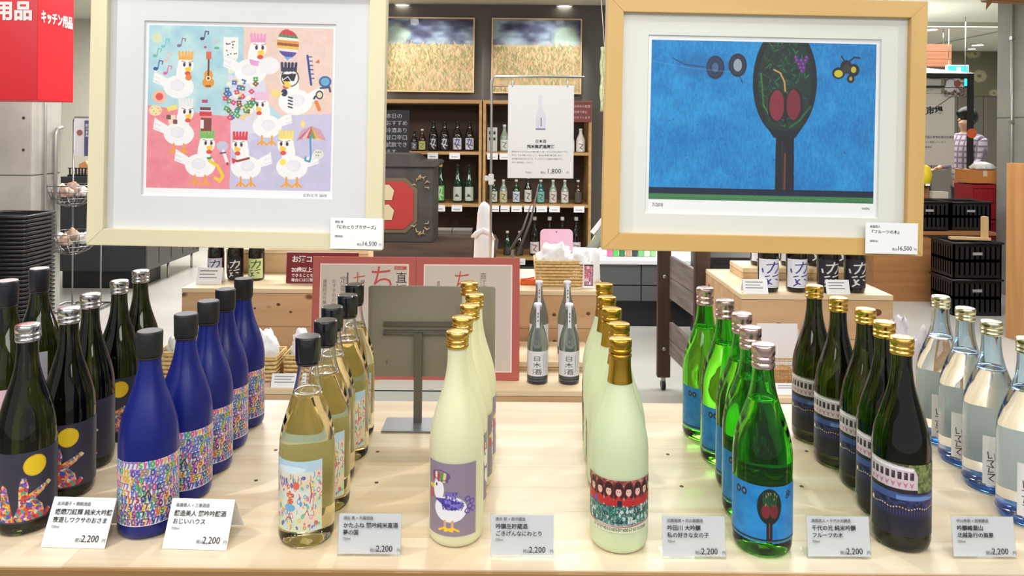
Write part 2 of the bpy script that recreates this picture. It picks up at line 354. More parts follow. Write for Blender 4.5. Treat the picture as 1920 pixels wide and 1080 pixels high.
# ================================================================== FRONT TABLE
M_TABLE = wood('pale_ply', (222, 198, 162), (242, 226, 200), 'X', 3.0, 0.33, rnd=.07)
pl, pr = at_z(0, 1061, TZ), at_z(1920, 1077, TZ); yf = .5 * (pl.y + pr.y); slope = math.atan2(pr.y - pl.y, pr.x - pl.x)
yb = at_z(1000, 754, TZ).y
tb = thing('display_table', 'long pale wooden display table carrying the rows of sake bottles', 'table', (0, yf, 0), slope)
TD = yb - yf
NBD = 8
for i in range(NBD):
    for xa_, xb_ in ((-1.7, [-.62, .55, -.1, .9, -.8, .2, .72, -.35][i]), ([-.62, .55, -.1, .9, -.8, .2, .72, -.35][i], 1.75)):
        box('board', (xa_, i * TD / NBD, TZ - .012), (xb_ - .0004, (i + 1) * TD / NBD - .0004, TZ), M_TABLE, tb)
box('apron', (-1.69, -.006, TZ - .11), (1.74, -.0005, TZ - .002), wood('brown_apron', (150, 112, 66), (172, 132, 82), 'X', 2.2, .5), tb)
box('apron', (-1.69, TD - .03, TZ - .11), (1.74, TD - .004, TZ - .012), MATS['brown_apron'], tb)
for x in (-1.65, 1.65):
    for y in (.03, TD - .09): box('leg', (x - .03, y, 0), (x + .03, y + .06, TZ - .012), MATS['brown_apron'], tb, bevel=.003)
for px, py in ((480, 901), (706, 905), (517, 844), (708, 847), (1252, 852), (1278, 912), (1503, 912), (1160, 846), (1512, 846)):
    p = at_z(px, py, TZ); q = Matrix.Rotation(-slope, 4, 'Z') @ Vector((p.x, p.y - yf, 0))
    MB().lathe([(TZ - .002, .0035), (TZ + .0004, .0035)], 12, c=(q.x, q.y, 0)).build('screw', mat('dark_screw', (84, 62, 40), .6), tb)

# ================================================================== SAKE BOTTLES
PROF = [(0, .030), (.001, .0375), (.006, .0412), (.014, .0427), (.06, .0427), (.10, .0427), (.138, .0427), (.15, .0418), (.162, .0400), (.175, .0368), (.19, .0322), (.205, .0270), (.218, .0226), (.232, .0190), (.246, .0167), (.258, .0156), (.27, .0153), (.279, .0151)]
def scal(prof, H, R=.0427): return [(z * H / .3, r * R / .0427) for z, r in prof]
def smoothp(prof, k=3):
    out = []
    n = len(prof)
    for i in range(n - 1):
        p0, p1, p2, p3 = prof[max(0, i - 1)], prof[i], prof[i + 1], prof[min(n - 1, i + 2)]
        for j in range(k):
            t = j / k; z = p1[0] + (p2[0] - p1[0]) * t
            r = .5 * (2 * p1[1] + (p2[1] - p0[1]) * t + (2 * p0[1] - 5 * p1[1] + 4 * p2[1] - p3[1]) * t * t + (3 * p1[1] - p0[1] - 3 * p2[1] + p3[1]) * t ** 3)
            out.append((z, r))
    out.append(prof[-1]); return out
def capmesh(kind, z, H, r0=None):
    r = r0 or (.0170 if kind != 'tall' else .0184); m = MB(); h_ = (H - z) / .038
    if kind == 'screw':
        q = [(-.001, .95), (.002, 1), (.007, 1), (.0085, .90), (.0105, .90), (.012, 1), (.017, 1), (.0185, .91), (.020, .91), (.0215, 1.02)]
        m.lathe([(z + a * h_, r * b_) for a, b_ in q] + [(H - .003, r * 1.02), (H - .0008, r * .97), (H, r * .88), (H - .0004, r * .4)], 48, knurl=.012)
    elif kind == 'tall':
        m.lathe([(z - .004, r * .93), (z - .002, r), (H - .003, r * 1.03), (H - .001, r), (H, r * .93)], 40)
        m.lathe([(z - .008, r * .9), (z - .005, r * .96), (z - .0045, r * .9)], 40)
    return m
def make_bottle(name, label, cat, H, body, cap, capkind='screw', hollow=None, liquid=None, foil=None, R=.0427, seg=48, cz=.276):
    t = thing(name, label, cat)
    pr_ = smoothp(scal(PROF, H, R)); b = MB()
    if hollow is None:
        b.lathe(pr_, seg)
    else:
        lvl = (hollow or 0)
        inner = [(z, max(.002, r - .0025)) for z, r in pr_ if z >= max(lvl, .008)]
        b.lathe(pr_, seg, cap=False); n0 = len(b.v)
        prof2 = [inner[0]] + inner
        full = pr_ + [(pr_[-1][0], inner[-1][1])] + list(reversed(inner))
        b = MB(); b.lathe(full, seg, cap=True)
    if liquid:                           # thick glass full of sake below the level, hollow neck above it
        lm, lv = liquid; low = [q for q in pr_ if q[0] < lv]; up = [q for q in pr_ if q[0] > lv + .0006]; rl = low[-1][1] + (up[0][1] - low[-1][1]) * .5
        MB().lathe(low + [(lv, rl)], seg).build('filled_glass', lm, t)
        b = MB(); b.lathe([(lv + .0004, rl - .0022), (lv + .0004, rl)] + up + [(up[-1][0], up[-1][1] - .0022)] + [(z, r - .0022) for z, r in reversed(up)] + [(lv + .0004, rl - .0022)], seg, cap=False); b.build('glass_neck', body, t)
    else: b.build('glass_body', body, t)
    z = cz * H / .3
    if capkind == 'foil':
        fz = .236 * H / .3
        rr = [(zz, r + .0007) for zz, r in pr_ if zz >= fz]
        f = MB(); f.lathe([(fz, rr[0][1])] + rr + [(z + .002, .0165)], 40, cap=False, knurl=.006); f.build('foil_sleeve', cap, t)
        capmesh('screw', z, H).build('cap', cap, t)
    else: capmesh(capkind, z, H).build('cap', cap, t)
    t['R'] = R
    return t

# ---- label artwork
def scrib(cv, x0, y0, x1, y1, pal, dx=6, dy=10, wd=1.4, seed=1, big=1.0):
    rs = np.random.RandomState(seed); y = y0 + dy * .5
    while y < y1:
        x = x0 + dx * .5
        while x < x1:
            c = pal[rs.randint(len(pal))]
            k = rs.randint(4)
            if k == 0: cv.ring(x, y, dx * .32, dy * .34, wd, c)
            elif k == 1: cv.line([(x - dx * .3, y - dy * .35), (x + dx * .3, y - dy * .3), (x - dx * .1, y + dy * .4)], wd, c)
            elif k == 2: cv.line([(x + dx * .3, y - dy * .4), (x - dx * .2, y - dy * .35), (x - dx * .25, y), (x + dx * .25, y + dy * .1), (x + dx * .1, y + dy * .4), (x - dx * .3, y + dy * .35)], wd, c)
            else: cv.line([(x - dx * .1, y - dy * .45), (x + dx * .1, y + dy * .4), (x + dx * .4, y - dy * .2)], wd, c)
            x += dx * rs.uniform(.8, 1.1)
        y += dy
PAL = [(200, 70, 120), (60, 120, 190), (230, 170, 60), (70, 160, 120), (150, 90, 180), (220, 80, 60), (60, 70, 150), (240, 190, 80), (90, 180, 200)]
def art_moon():
    cv = Cv(190, 128, (58, 56, 72), 1.45, 3); pal = [(235, 170, 60), (230, 90, 60), (80, 90, 180), (150, 90, 170), (240, 150, 180), (245, 200, 90), (90, 170, 150), (200, 60, 70), (240, 220, 200)]
    cv.ell(104, 26, 19, 19, (248, 208, 36), jit=4); cv.ring(104, 26, 18, 18, 2, (225, 175, 30), .5)
    fig = [(104, 44), (110, 46), (114, 62), (112, 78), (126, 70), (148, 60), (154, 66), (136, 78), (124, 86), (136, 100), (140, 116), (146, 108), (152, 116), (144, 124), (96, 124), (90, 116), (98, 96), (98, 70), (100, 52)]
    S = lambda q: [(a - 20, b) for a, b in q]
    cv.patch(S(fig), pal, 4.2, 3)
    cv.patch(S([(70, 56), (78, 62), (82, 84), (88, 110), (92, 124), (52, 124), (56, 104), (66, 84), (64, 66)]), pal, 4.2, 8)
    cv.patch(S([(30, 70), (40, 66), (50, 84), (46, 124), (22, 124), (24, 90)]), pal, 4.2, 9)
    return cv
def art_numbers():
    cv = Cv(170, 128, (222, 224, 228), 1.3)
    for i, c in enumerate([(200, 225, 240), (240, 215, 225), (225, 235, 205), (240, 225, 190), (215, 210, 235)]):
        for j in range(5): cv.ell(RS.uniform(0, 170), RS.uniform(0, 128), 22, 14, c, al=.7, soft=8)
    scrib(cv, 0, 0, 170, 128, [(214, 100, 150), (90, 140, 210), (225, 170, 60), (90, 175, 110), (140, 110, 190)], 8.5, 14, 3.2, 11)
    scrib(cv, 3, 66, 168, 128, [(150, 50, 110), (40, 80, 160), (190, 120, 30), (30, 120, 90), (90, 50, 140), (170, 50, 50), (50, 40, 110)], 10, 15, 2.2, 12); scrib(cv, 50, 16, 168, 66, [(200, 60, 90), (70, 80, 170), (200, 140, 40), (80, 60, 150), (60, 130, 110)], 10, 15, 2.2, 14)
    cv.line([(78, 70), (84, 58), (90, 72)], 2.6, (50, 40, 110)); cv.line([(112, 50), (102, 51), (101, 60), (109, 60), (111, 68), (102, 73)], 2.6, (60, 50, 130))
    cv.line([(106, 24), (97, 25), (96, 34), (105, 35), (106, 43), (97, 46)], 2.2, (110, 100, 190))
    return cv
def art_garden():
    cv = Cv(150, 128, (226, 226, 214), 1.35); cv.rect(0, 0, 150, 20, (186, 214, 232)); cv.ell(70, 16, 40, 6, (220, 236, 244)); cv.rect(0, 104, 150, 128, (216, 226, 186))
    rs = np.random.RandomState(4)
    for i in range(14): cv.ell(rs.uniform(0, 150), rs.uniform(24, 120), 16, 9, [(196, 216, 190), (240, 214, 170), (190, 214, 230), (240, 206, 200)][i % 4], al=.7, soft=6)
    for i in range(170):
        x, y, s = rs.uniform(2, 148), rs.uniform(24, 122), rs.uniform(2, 6); c = [(225, 90, 70), (240, 170, 80), (90, 150, 210), (120, 190, 140), (220, 130, 160), (110, 90, 160), (250, 215, 110)][rs.randint(7)]
        k = rs.randint(3)
        if k == 0: cv.ell(x, y, s, s * .7, c, rs.uniform(0, 3), .85)
        elif k == 1: cv.ring(x, y, s * .7, s * .7, 1.5, c)
        else: cv.line([(x, y - s), (x + s * .3, y), (x - s * .2, y + s)], 1.6, c)
    for x in (40, 47, 54, 61): cv.line([(x, 34), (x + 3, 46)], 3, (100, 80, 150))
    for i, (x, y) in enumerate([(66, 62), (72, 58), (78, 62), (72, 68), (69, 74), (76, 74), (73, 80)]): cv.ell(x, y, 3.6, 3.6, (222, 70, 50)); cv.ell(x, y, 1.5, 1.5, (240, 200, 90))
    cv.line([(30, 44), (34, 56), (28, 64)], 4, (235, 150, 60)); cv.ell(88, 44, 8, 7, (230, 110, 90)); cv.ell(72, 84, 14, 7, (120, 180, 220)); cv.line([(120, 40), (124, 60), (120, 76)], 2, (200, 70, 60))
    cv.line([(60, 110), (66, 102), (74, 102), (78, 110)], 2, (150, 80, 70)); cv.line([(108, 96), (114, 88), (118, 98)], 2, (220, 100, 60))
    return cv
def chick(cv, x, y, s, comb, f=1, look=(70, 50, 50), feet=True, body=(248, 246, 246)):
    E = lambda dx, dy, rx, ry, c, r=0: cv.ell(x + f * dx * s, y + dy * s, rx * s, ry * s, c, r * f)
    cv.poly([(x - f * 34 * s, y + 4 * s), (x - f * 36 * s, y + 20 * s), (x - f * 20 * s, y + 26 * s), (x - f * 8 * s, y + 20 * s)], body)
    for q in (6, 12, 18): cv.line([(x - f * 35 * s, y + q * s), (x - f * 26 * s, y + (q + 3) * s)], 1.0, (215, 210, 220))
    E(0, 26, 21, 16, body); E(5, 8, 9, 17, body); E(9, -4, 11, 12, body)
    for i in range(5): cv.line([(x + f * (1 + i * 4) * s, y - 13 * s), (x + f * (i * 4.4) * s, y - 22 * s)], 3.4 * s, comb)
    cv.rect(min(x + f * -1 * s, x + f * 19 * s), y - 17 * s, max(x + f * -1 * s, x + f * 19 * s), y - 12 * s, comb)
    E(7, -5, 1.8, 2.8, look); E(15, -5, 1.8, 2.8, look); cv.line([(x + f * 3 * s, y - 10 * s), (x + f * 9 * s, y - 8 * s)], 1.2, (150, 90, 90)); cv.line([(x + f * 19 * s, y - 10 * s), (x + f * 13 * s, y - 8 * s)], 1.2, (150, 90, 90))
    cv.poly([(x + f * 8 * s, y), (x + f * 16 * s, y - 3 * s), (x + f * 17 * s, y + 4 * s), (x + f * 9 * s, y + 4 * s)], (250, 205, 70)); E(12, 7, 4, 3, (225, 80, 60))
    E(-2, 24, 9, 7, (238, 236, 242)); cv.ring(x - f * 2 * s, y + 24 * s, 9 * s, 7 * s, .8, (220, 216, 228))
    if feet:
        for q in (-7, 7):
            cv.line([(x + q * s, y + 40 * s), (x + q * s, y + 48 * s)], 2.6 * s, (240, 160, 60))
            for e in (-6, 0, 6): cv.line([(x + q * s, y + 47 * s), (x + (q + e) * s, y + 52 * s)], 2.6 * s, (242, 165, 60))
def art_hen_label():
    cv = Cv(88, 134, (146, 132, 150), 1.5, 2)
    cv.ell(44, 84, 27, 24, (240, 240, 246)); cv.poly([(46, 62), (70, 76), (62, 98), (44, 100)], (240, 240, 246)); cv.ell(24, 50, 10, 20, (242, 242, 248))
    for i, c in enumerate([(200, 60, 60), (240, 220, 210), (200, 60, 60), (90, 150, 80), (240, 220, 120), (120, 80, 150)]): cv.line([(14 + i * 5, 34), (14 + i * 5.4, 20)], 4, c)
    cv.ring(28, 24, 15, 9, 1.6, (110, 70, 130)); cv.poly([(4, 44), (15, 42), (15, 52), (3, 50)], (244, 200, 70)); cv.ell(9, 62, 4, 9, (214, 70, 90)); cv.ell(20, 42, 1.6, 3, (50, 40, 60))
    cv.poly([(16, 68), (36, 64), (66, 72), (60, 84), (40, 86), (30, 76)], (92, 78, 176))
    scrib(cv, 36, 52, 54, 72, [(110, 90, 190), (80, 60, 160)], 5, 6, 1.6, 3); scrib(cv, 30, 68, 66, 86, [(150, 140, 220), (60, 50, 140)], 5, 6, 1.4, 5)
    for q in ((72, 66), (80, 72), (76, 80), (82, 86), (72, 88)): cv.ring(*q, 4, 4, 2, (98, 70, 170))
    for q in (36, 48):
        cv.line([(q, 106), (q, 118)], 4, (225, 170, 130))
        for e in (-10, 0, 10): cv.line([(q, 118), (q + e, 124)], 3.6, (246, 200, 50))
    return cv
def art_girls():
    cv = Cv(150, 90, (226, 214, 214), 1.5, 3); cv.cloud((0, 0, 150, 42), (120, 40, 40), (220, 150, 140), 5, seed=3)
    for i in range(9):
        x = 4 + i * 17.5
        cv.ell(x, 20, 9, 17, (70, 30, 32), jit=10); cv.ell(x, 20, 5, 7, (236, 190, 176)); cv.rect(x - 5, 9, x + 5, 15, (62, 26, 30)); cv.ell(x, 38, 9, 9, (190, 44, 46), jit=8); cv.ell(x, 28, 2.5, 1.5, (200, 60, 60))
        cv.ell(x - 2, 19, .8, .8, (60, 30, 30)); cv.ell(x + 2, 19, .8, .8, (60, 30, 30))
    cv.rect(26, 34, 32, 46, (80, 90, 180)); cv.rect(72, 34, 80, 46, (40, 40, 60)); cv.cloud((0, 46, 150, 76), (40, 90, 86), (190, 214, 204), 3, seed=5)
    scrib(cv, 0, 44, 150, 76, [(30, 90, 80), (220, 230, 225), (60, 130, 120), (30, 50, 60)], 5, 6, 1.6, 7)
    cv.line([(0, 76), (40, 80), (90, 79), (150, 74)], 2.4, (190, 110, 120)); cv.rect(0, 80, 150, 90, (222, 226, 196)); scrib(cv, 24, 81, 130, 88, [(60, 60, 60)], 4, 6, .8, 9)
    return cv
def draw_tree(cv, x, y, s, small=False):
    if small:
        cv.ell(x, y, 14 * s, 20 * s, (28, 40, 34)); cv.rect(x - 3.4 * s, y + 17 * s, x + 3.4 * s, y + 47 * s, (34, 34, 38)); cv.rect(x - 1, y + 20 * s, x + 1, y + 45 * s, (110, 66, 40))
        cv.ell(x - 4 * s, y + 5 * s, 5 * s, 8 * s, (128, 42, 50)); cv.ell(x + 5 * s, y + 5 * s, 5 * s, 8 * s, (120, 38, 48)); scrib(cv, x - 8 * s, y - 16 * s, x + 8 * s, y - 2, [(40, 100, 60), (160, 160, 90), (30, 70, 50)], 4, 5, 1.1, 3)
def art_fruit_label():
    cv = Cv(170, 104, (30, 134, 205), 1.35, 4); cv.cloud((0, 0, 170, 104), (24, 120, 196), (48, 150, 218), 20, al=.6, seed=2)
    for x in (32, 45): cv.ell(x, 17, 6, 7, (40, 50, 80)); cv.ell(x, 17, 2, 3, (120, 150, 180))
    draw_tree(cv, 93, 37, 1.62, True); cv.rect(88, 64, 98, 98, (34, 32, 40)); cv.rect(92, 66, 94, 94, (120, 70, 50))
    for q in ((132, 14), (138, 18), (130, 21)): cv.ring(*q, 3, 3, 2, (30, 34, 50))
    cv.rect(0, 96, 170, 99, (22, 40, 60)); cv.rect(0, 99, 170, 101, (70, 110, 80)); return cv
def art_train():
    cv = Cv(150, 132, (40, 38, 66), 1.35, 2); cv.rect(0, 0, 150, 50, (82, 84, 58)); cv.cloud((84, 0, 150, 50), (60, 70, 40), (140, 150, 90), 10, seed=4)
    cv.poly([(0, 0), (92, 6), (100, 20), (100, 48), (0, 44)], (214, 196, 206)); cv.poly([(0, 4), (92, 8), (92, 12), (0, 8)], (240, 240, 244))
    for i in range(8):
        x = 5 + i * 11.5; cv.rect(x, 15, x + 7, 28, (60, 44, 52)); cv.rect(x + 1, 16, x + 3, 20, (120, 110, 130))
        cv.poly([(x - 2, 32), (x + 3, 36), (x + 8, 32), (x + 3, 44)], (196, 120, 146))
    cv.rect(0, 46, 100, 52, (46, 34, 40)); cv.poly([(0, 52), (150, 56), (150, 72), (0, 66)], (66, 88, 150)); cv.poly([(60, 58), (120, 58), (150, 66), (60, 66)], (110, 140, 200))
    cv.cloud((0, 66, 150, 80), (24, 24, 50), (60, 66, 120), 8, seed=6)
    for i in range(26): cv.ell(6 + i * 5.5, 80 + math.sin(i) * 1.6, 1.5, 1.2, (240, 200, 140))
    for i in range(26): cv.line([(6 + i * 5.5, 84), (6 + i * 5.5, 92)], 1.6, (90, 84, 160), .6)
    cv.ell(8, 78, 3, 4, (250, 230, 170)); cv.rect(0, 98, 150, 132, (34, 32, 50)); return cv
def art_script():
    cv = Cv(26, 92, (240, 240, 240), 1.8)
    cv.line([(8, 30), (9, 42), (14, 40)], 1.5, (50, 50, 60)); cv.line([(7, 47), (16, 45), (12, 52), (16, 58), (7, 57)], 1.5, (50, 50, 60)); cv.line([(10, 60), (9, 68), (16, 66)], 1.4, (50, 50, 60)); cv.line([(8, 72), (18, 70), (10, 80), (16, 84)], 1.6, (50, 50, 60)); cv.line([(17, 32), (18, 44)], 1, (120, 120, 130))
    return cv
def art_letters(bg, ink, seed):
    cv = Cv(80, 60, bg, 1.2); scrib(cv, 4, 4, 76, 56, [ink], 14, 17, 2.2, seed); return cv

# ---- materials of the bottles
DKG = mat('dark_olive_glass', (42, 50, 12), 0.03, trans=1.0, ior=1.5)
BLUEF = mat('frosted_blue_glass', (13, 26, 116), 0.34, coat=.1, sss=.1)
GRN = mat('green_glass', (112, 228, 52), 0.015, trans=1.0, ior=1.42)
CLR = mat('clear_glass', (253, 254, 254), 0.0, trans=1.0, ior=1.45)
PBL = mat('pale_blue_glass', (228, 243, 252), 0.0, trans=1.0, ior=1.45)
YEL = mat('straw_sake', (255, 243, 196), 0.0, trans=1.0, ior=1.4)
WAT = mat('clear_sake', (246, 250, 249), 0.0, trans=1.0, ior=1.4)
MILK = mat('milky_yellow_glass', (226, 225, 188), 0.38, sss=.6, coat=.1)
MILKG = mat('milky_green_glass', (212, 224, 186), 0.36, sss=.6, coat=.1)
GOLD = mat('gold_cap', (232, 186, 96), 0.24, 1.0); GOLDF = mat('old_gold_foil', (190, 150, 58), 0.3, 1.0)
SILV = mat('silver_cap', (200, 200, 202), 0.22, 1.0); CHAMP = mat('champagne_cap', (226, 222, 190), 0.25, 1.0); ROSE = mat('rose_silver_cap', (214, 186, 184), 0.26, 1.0)
BCAP = mat('glossy_black_cap', (20, 20, 26), 0.22, coat=.5); MCAP = mat('matt_black_cap', (34, 34, 38), 0.5)
def put_label(b, cv, z0, z1, span, rot=0, name='front_label', mm=M_LABEL, dr=.0005):
    R = b['R'] + dr; W = R * math.radians(span)
    o = cv.sheet(name, W, z1 - z0, mm, b, bend=R, loc=(0, 0, (z0 + z1) / 2)); o.rotation_euler = (0, 0, math.radians(rot)); return o
ORD = ['front', 'second from the front', 'third from the front', 'fourth from the front', 'rearmost']
def row(src, caps, H, desc, group, rots=None):
    kids = KIDS(src)
    for i, (px, py) in enumerate(caps):
        u, v = px - 960, py + 2 - HY; d = F * (H + TZ - CZ) / (u * sr - v * cr); p = P(px, py + 2, d)
        lab = '%s, %s' % (desc, ORD[i] if i < len(caps) - 1 else 'rearmost')
        rz = math.radians(rots[i]) if rots else 0
        if i == 0: b = src; b.location = (p.x, p.y, TZ + .0005); b.rotation_euler = (0, 0, rz); b['label'] = lab; b['group'] = group
        else: clone(src, (p.x, p.y, TZ + .0005), lab, rz, group, kids)

A = make_bottle('sake_bottle', '', 'bottle', .307, DKG, SILV, R=.0408); put_label(A, art_moon(), .02, .124, 215)
row(A, [(52, 606), (130, 575), (170, 549), (224, 524), (264, 505)], .307, 'dark olive sake bottle with yellow moon label', 'dark sake bottles with yellow moon labels', [38, 20, 5, 20, 20])
B = make_bottle('sake_bottle', '', 'bottle', .300, BLUEF, MCAP, 'tall', cz=.266); put_label(B, art_numbers(), .022, .117, 165)
row(B, [(281, 618), (349, 586), (391, 562), (423, 540), (457, 520)], .300, 'frosted blue sake bottle with scribbled number label', 'frosted blue sake bottles', [26, 23, 22, 21, 20])
Cc = make_bottle('sake_bottle', '', 'bottle', .300, CLR, BCAP, 'tall', liquid=(YEL, .218), cz=.266, R=.0408); put_label(Cc, art_garden(), .027, .129, 128, rot=-18)
put_label(Cc, Cv(60, 60, (206, 214, 200), .5), .03, .128, 110, rot=185, name='back_label')
row(Cc, [(578, 628), (611, 598), (623, 573), (652, 551), (665, 531)], .300, 'clear sake bottle of straw-yellow sake with black cap', 'straw-yellow sake bottles with black caps', [0, 15, 18, 20, 20])
D = make_bottle('sake_bottle', '', 'bottle', .308, MILK, GOLD, R=.0408); put_label(D, art_hen_label(), .019, .124, 114, rot=-9)
row(D, [(858, 618), (867, 592), (881, 569), (890, 549), (880, 527)], .308, 'milky yellow sake bottle with gold cap and purple hen label', 'milky yellow sake bottles with hen labels', [0, 113, 122, 125, 125])
E = make_bottle('sake_bottle', '', 'bottle', .302, MILKG, GOLDF, 'foil', cz=.272); put_label(E, art_girls(), .033, .108, 165)
row(E, [(1163, 632), (1161, 604), (1147, 576), (1138, 554), (1133, 530)], .302, 'pale green cloudy sake bottle with long gold foil neck', 'pale green sake bottles with gold foil necks', [-8, -164, -166, -166, -166])
G_ = make_bottle('sake_bottle', '', 'bottle', .297, GRN, ROSE, hollow=.212, cz=.266); put_label(G_, art_fruit_label(), .024, .105, 172)
row(G_, [(1431, 643), (1407, 611), (1391, 585), (1359, 560), (1322, 537)], .297, 'bright green sake bottle with blue fruit tree label', 'bright green sake bottles with fruit tree labels', [-13, -4, -4, 5, 0])
T_ = make_bottle('sake_bottle', '', 'bottle', .305, DKG, GOLD, R=.0408); put_label(T_, art_train(), .025, .130, 150, rot=0)
row(T_, [(1691, 630), (1658, 601), (1623, 577), (1572, 556), (1527, 533)], .305, 'dark olive sake bottle with gold cap and train label', 'dark sake bottles with train labels', [-21, -23, -24, -25, -22])
H_ = make_bottle('sake_bottle', '', 'bottle', .286, PBL, CHAMP, liquid=(WAT, .205)); put_label(H_, art_script(), .018, .0995, 34, rot=0)
put_label(H_, Cv(60, 60, (226, 232, 228), .5), .03, .125, 150, rot=180, name='back_label')
MB().lathe([(.0005, .030), (.004, .0405), (.009, .0422), (.013, .0432)], 40, cap=False).build('blue_glass_foot', mat('deep_blue_glass', (40, 110, 220), .05, trans=.6), H_)
caps = [(1928, 632), (1859, 600), (1810, 575), (1764, 553)]
row(H_, caps, .286, 'pale blue glass sake bottle with narrow handwritten label', 'pale blue sake bottles', [-35, -31, -43, -32])
# two bottles with letter labels at the far left edge
def letter_bottle(px, py, d_off, lab, cv, rot, z0, z1):
    b = make_bottle('sake_bottle', lab, 'bottle', .32, DKG, mat('dark_sleeve', (38, 38, 46), .35), 'tall', cz=.262, R=.044)
    u, v = px - 960, py - HY; d = F * (.32 + TZ - CZ) / (u * sr - v * cr); p = P(px, py, d); b.location = (p.x, p.y, TZ + .0005)
    put_label(b, cv, z0, z1, 100, rot); MB().lathe([(.3198, .0172), (.3212, .0172), (.3216, .016)], 32).build('cap_disc', mat('white_cap_disc', (225, 225, 228), .3, .3), b)
    return b
cl = Cv(80, 90, (224, 190, 208), 1.2); cl.line([(56, 30), (52, 32), (50, 38), (54, 44), (60, 42)], 2, (50, 40, 60)); cl.line([(40, 44), (40, 32), (46, 42), (46, 31)], 2, (50, 40, 60)); cl.line([(20, 54), (74, 50)], 1.4, (50, 40, 60)); cl.line([(56, 62), (50, 70), (58, 72)], 1.6, (50, 40, 60))
letter_bottle(14, 527, 0, 'dark bottle with pink letter label, at the far left edge of the table', cl, 6, .03, .128)
cl2 = Cv(80, 90, (212, 212, 228), 1.2); cl2.line([(54, 16), (54, 28), (62, 27)], 2, (50, 40, 60)); cl2.line([(54, 16), (62, 15)], 2, (50, 40, 60)); cl2.line([(54, 22), (60, 21)], 2, (50, 40, 60))
letter_bottle(74, 504, 0, 'dark bottle with pale lilac letter label, behind the moon bottles', cl2, 2, .04, .16)

# ================================================================== PRICE CARDS ON THE TABLE
M_ACR = pane_mat('clear_acrylic', (252, 253, 253), .02)
def card_text(t, W, H, l1, l2, l3, price, y=-.0013, M=None, big=1.0):
    x0 = -W * .42
    def tx(s, size, x, z, m, b=0, al='LEFT', sx=1.0):
        o = text(s, size, m, t, (0, 0, 0), bold=b, align=al, sx=sx); base = Matrix.Translation((x, y, z)) @ Matrix.Rotation(PI / 2, 4, 'X') @ Matrix.Diagonal((sx, 1, 1, 1))
        o.matrix_local = (M @ base) if M else base; return o
    if l1: tx(l1, H * .085, x0, H * .84, M_GREYINK, .00004)
    if l2: tx(l2, H * .128, x0, H * .66, M_INK, .00006)
    if l3: tx(l3, H * .125, x0, H * .50, M_INK, .00004)
    tx('720ml' if big == 1.0 else '(額装品)', H * .075, x0, H * .38, M_GREYINK)
    tx('税込', H * .09, W * .01, H * .12, M_GREYINK); tx(price, H * .195, W * .105, H * .12, M_INK, 0, sx=.92); tx('円', H * .09, W * .43, H * .12, M_GREYINK)
def slanted_card(px, py, w, h, lab, lines, rz=0):
    p = at_z(px, py, TZ); t = thing('price_card', lab, 'card', (p.x, p.y, TZ + .0005), rz, 'price cards along the table edge')
    W = w; L = .0655; a = math.radians(28); M = Matrix.Rotation(-a, 4, 'X')
    MB().box((-W / 2, -.0004, 0), (W / 2, .0004, L), M).build('card_face', M_WHITE, t)
    top = M @ Vector((0, 0, L)); MB().box((-W / 2, -.0004, -L * .985), (W / 2, .0004, 0), Matrix.Translation(top) @ Matrix.Rotation(a + .06, 4, 'X')).build('card_back', M_WHITE, t)
    card_text(t, W, L, *lines, M=M)
def acrylic_card(px, py, lab, lines, rz=0):
    p = at_z(px, py, TZ); t = thing('price_card', lab, 'card', (p.x, p.y, TZ + .0005), rz, 'price cards along the table edge')
    W, H = .0915, .060; a = math.radians(8); M = Matrix.Rotation(-a, 4, 'X')
    MB().box((-W / 2 + .001, -.0003, .0035), (W / 2 - .001, .0003, .0035 + H - .006), M).build('card_face', mat('card_paper_shaded', (222, 222, 226), .7), t)  # white card, shade on its face put into the greyer colour
    MB().box((-W / 2, -.0016, 0), (W / 2, -.0006, H), M).build('clear_holder', M_ACR, t)
    MB().box((-W / 2, .0006, 0), (W / 2, .0016, H), M).box((-W / 2, .0, 0), (W / 2, .03, .0014)).build('clear_holder', M_ACR, t)
    card_text(t, W, H, *lines, y=-.0018, M=M)
slanted_card(136, 1028, .0945, .065, 'white tent price card in front of the dark moon-label bottle', ('友井慶子 × 関根酒造', '燦爛刀紅輝 純米大吟醸', '夜遊しワクサのおさま', '2,200'), math.radians(-2))
slanted_card(364, 1031, .0945, .065, 'white tent price card in front of the frosted blue bottles', ('斎藤勇人 × 三善酒造', '醸造美人 麗吟吟醸酒', 'おじいハウス', '2,200'), math.radians(-2))
acrylic_card(692, 1044, 'price card in clear holder beside the front straw-yellow bottle', ('須佐 寛 × 天鷹酒造', 'かたふね 麗吟純米直酒', '夢の国', '2,200'))
acrylic_card(979, 1046, 'price card in clear holder between hen-label and girls-label bottles', ('南井 新 × 郡中醸造', '吟醸生貯蔵酒', 'ごきげんなにわとり', '2,200'))
acrylic_card(1302, 1049, 'price card in clear holder left of the front bright green bottle', ('近藤瑠璃 × 花の番醸造', '吟田川 大吟醸', '私の好きな女の子', '2,200'))
acrylic_card(1574, 1049, 'price card in clear holder left of the front train-label bottle', ('高橋悠人 × 千代の光醸造', '千代の光 純米吟醸', 'フルーツの木', '2,200'))
acrylic_card(1847, 1049, 'price card in clear holder right of the front train-label bottle', ('中山幸哉 × 宮尾醸造', '吟醸峰葉山', '北越急行の風景', '2,200'))

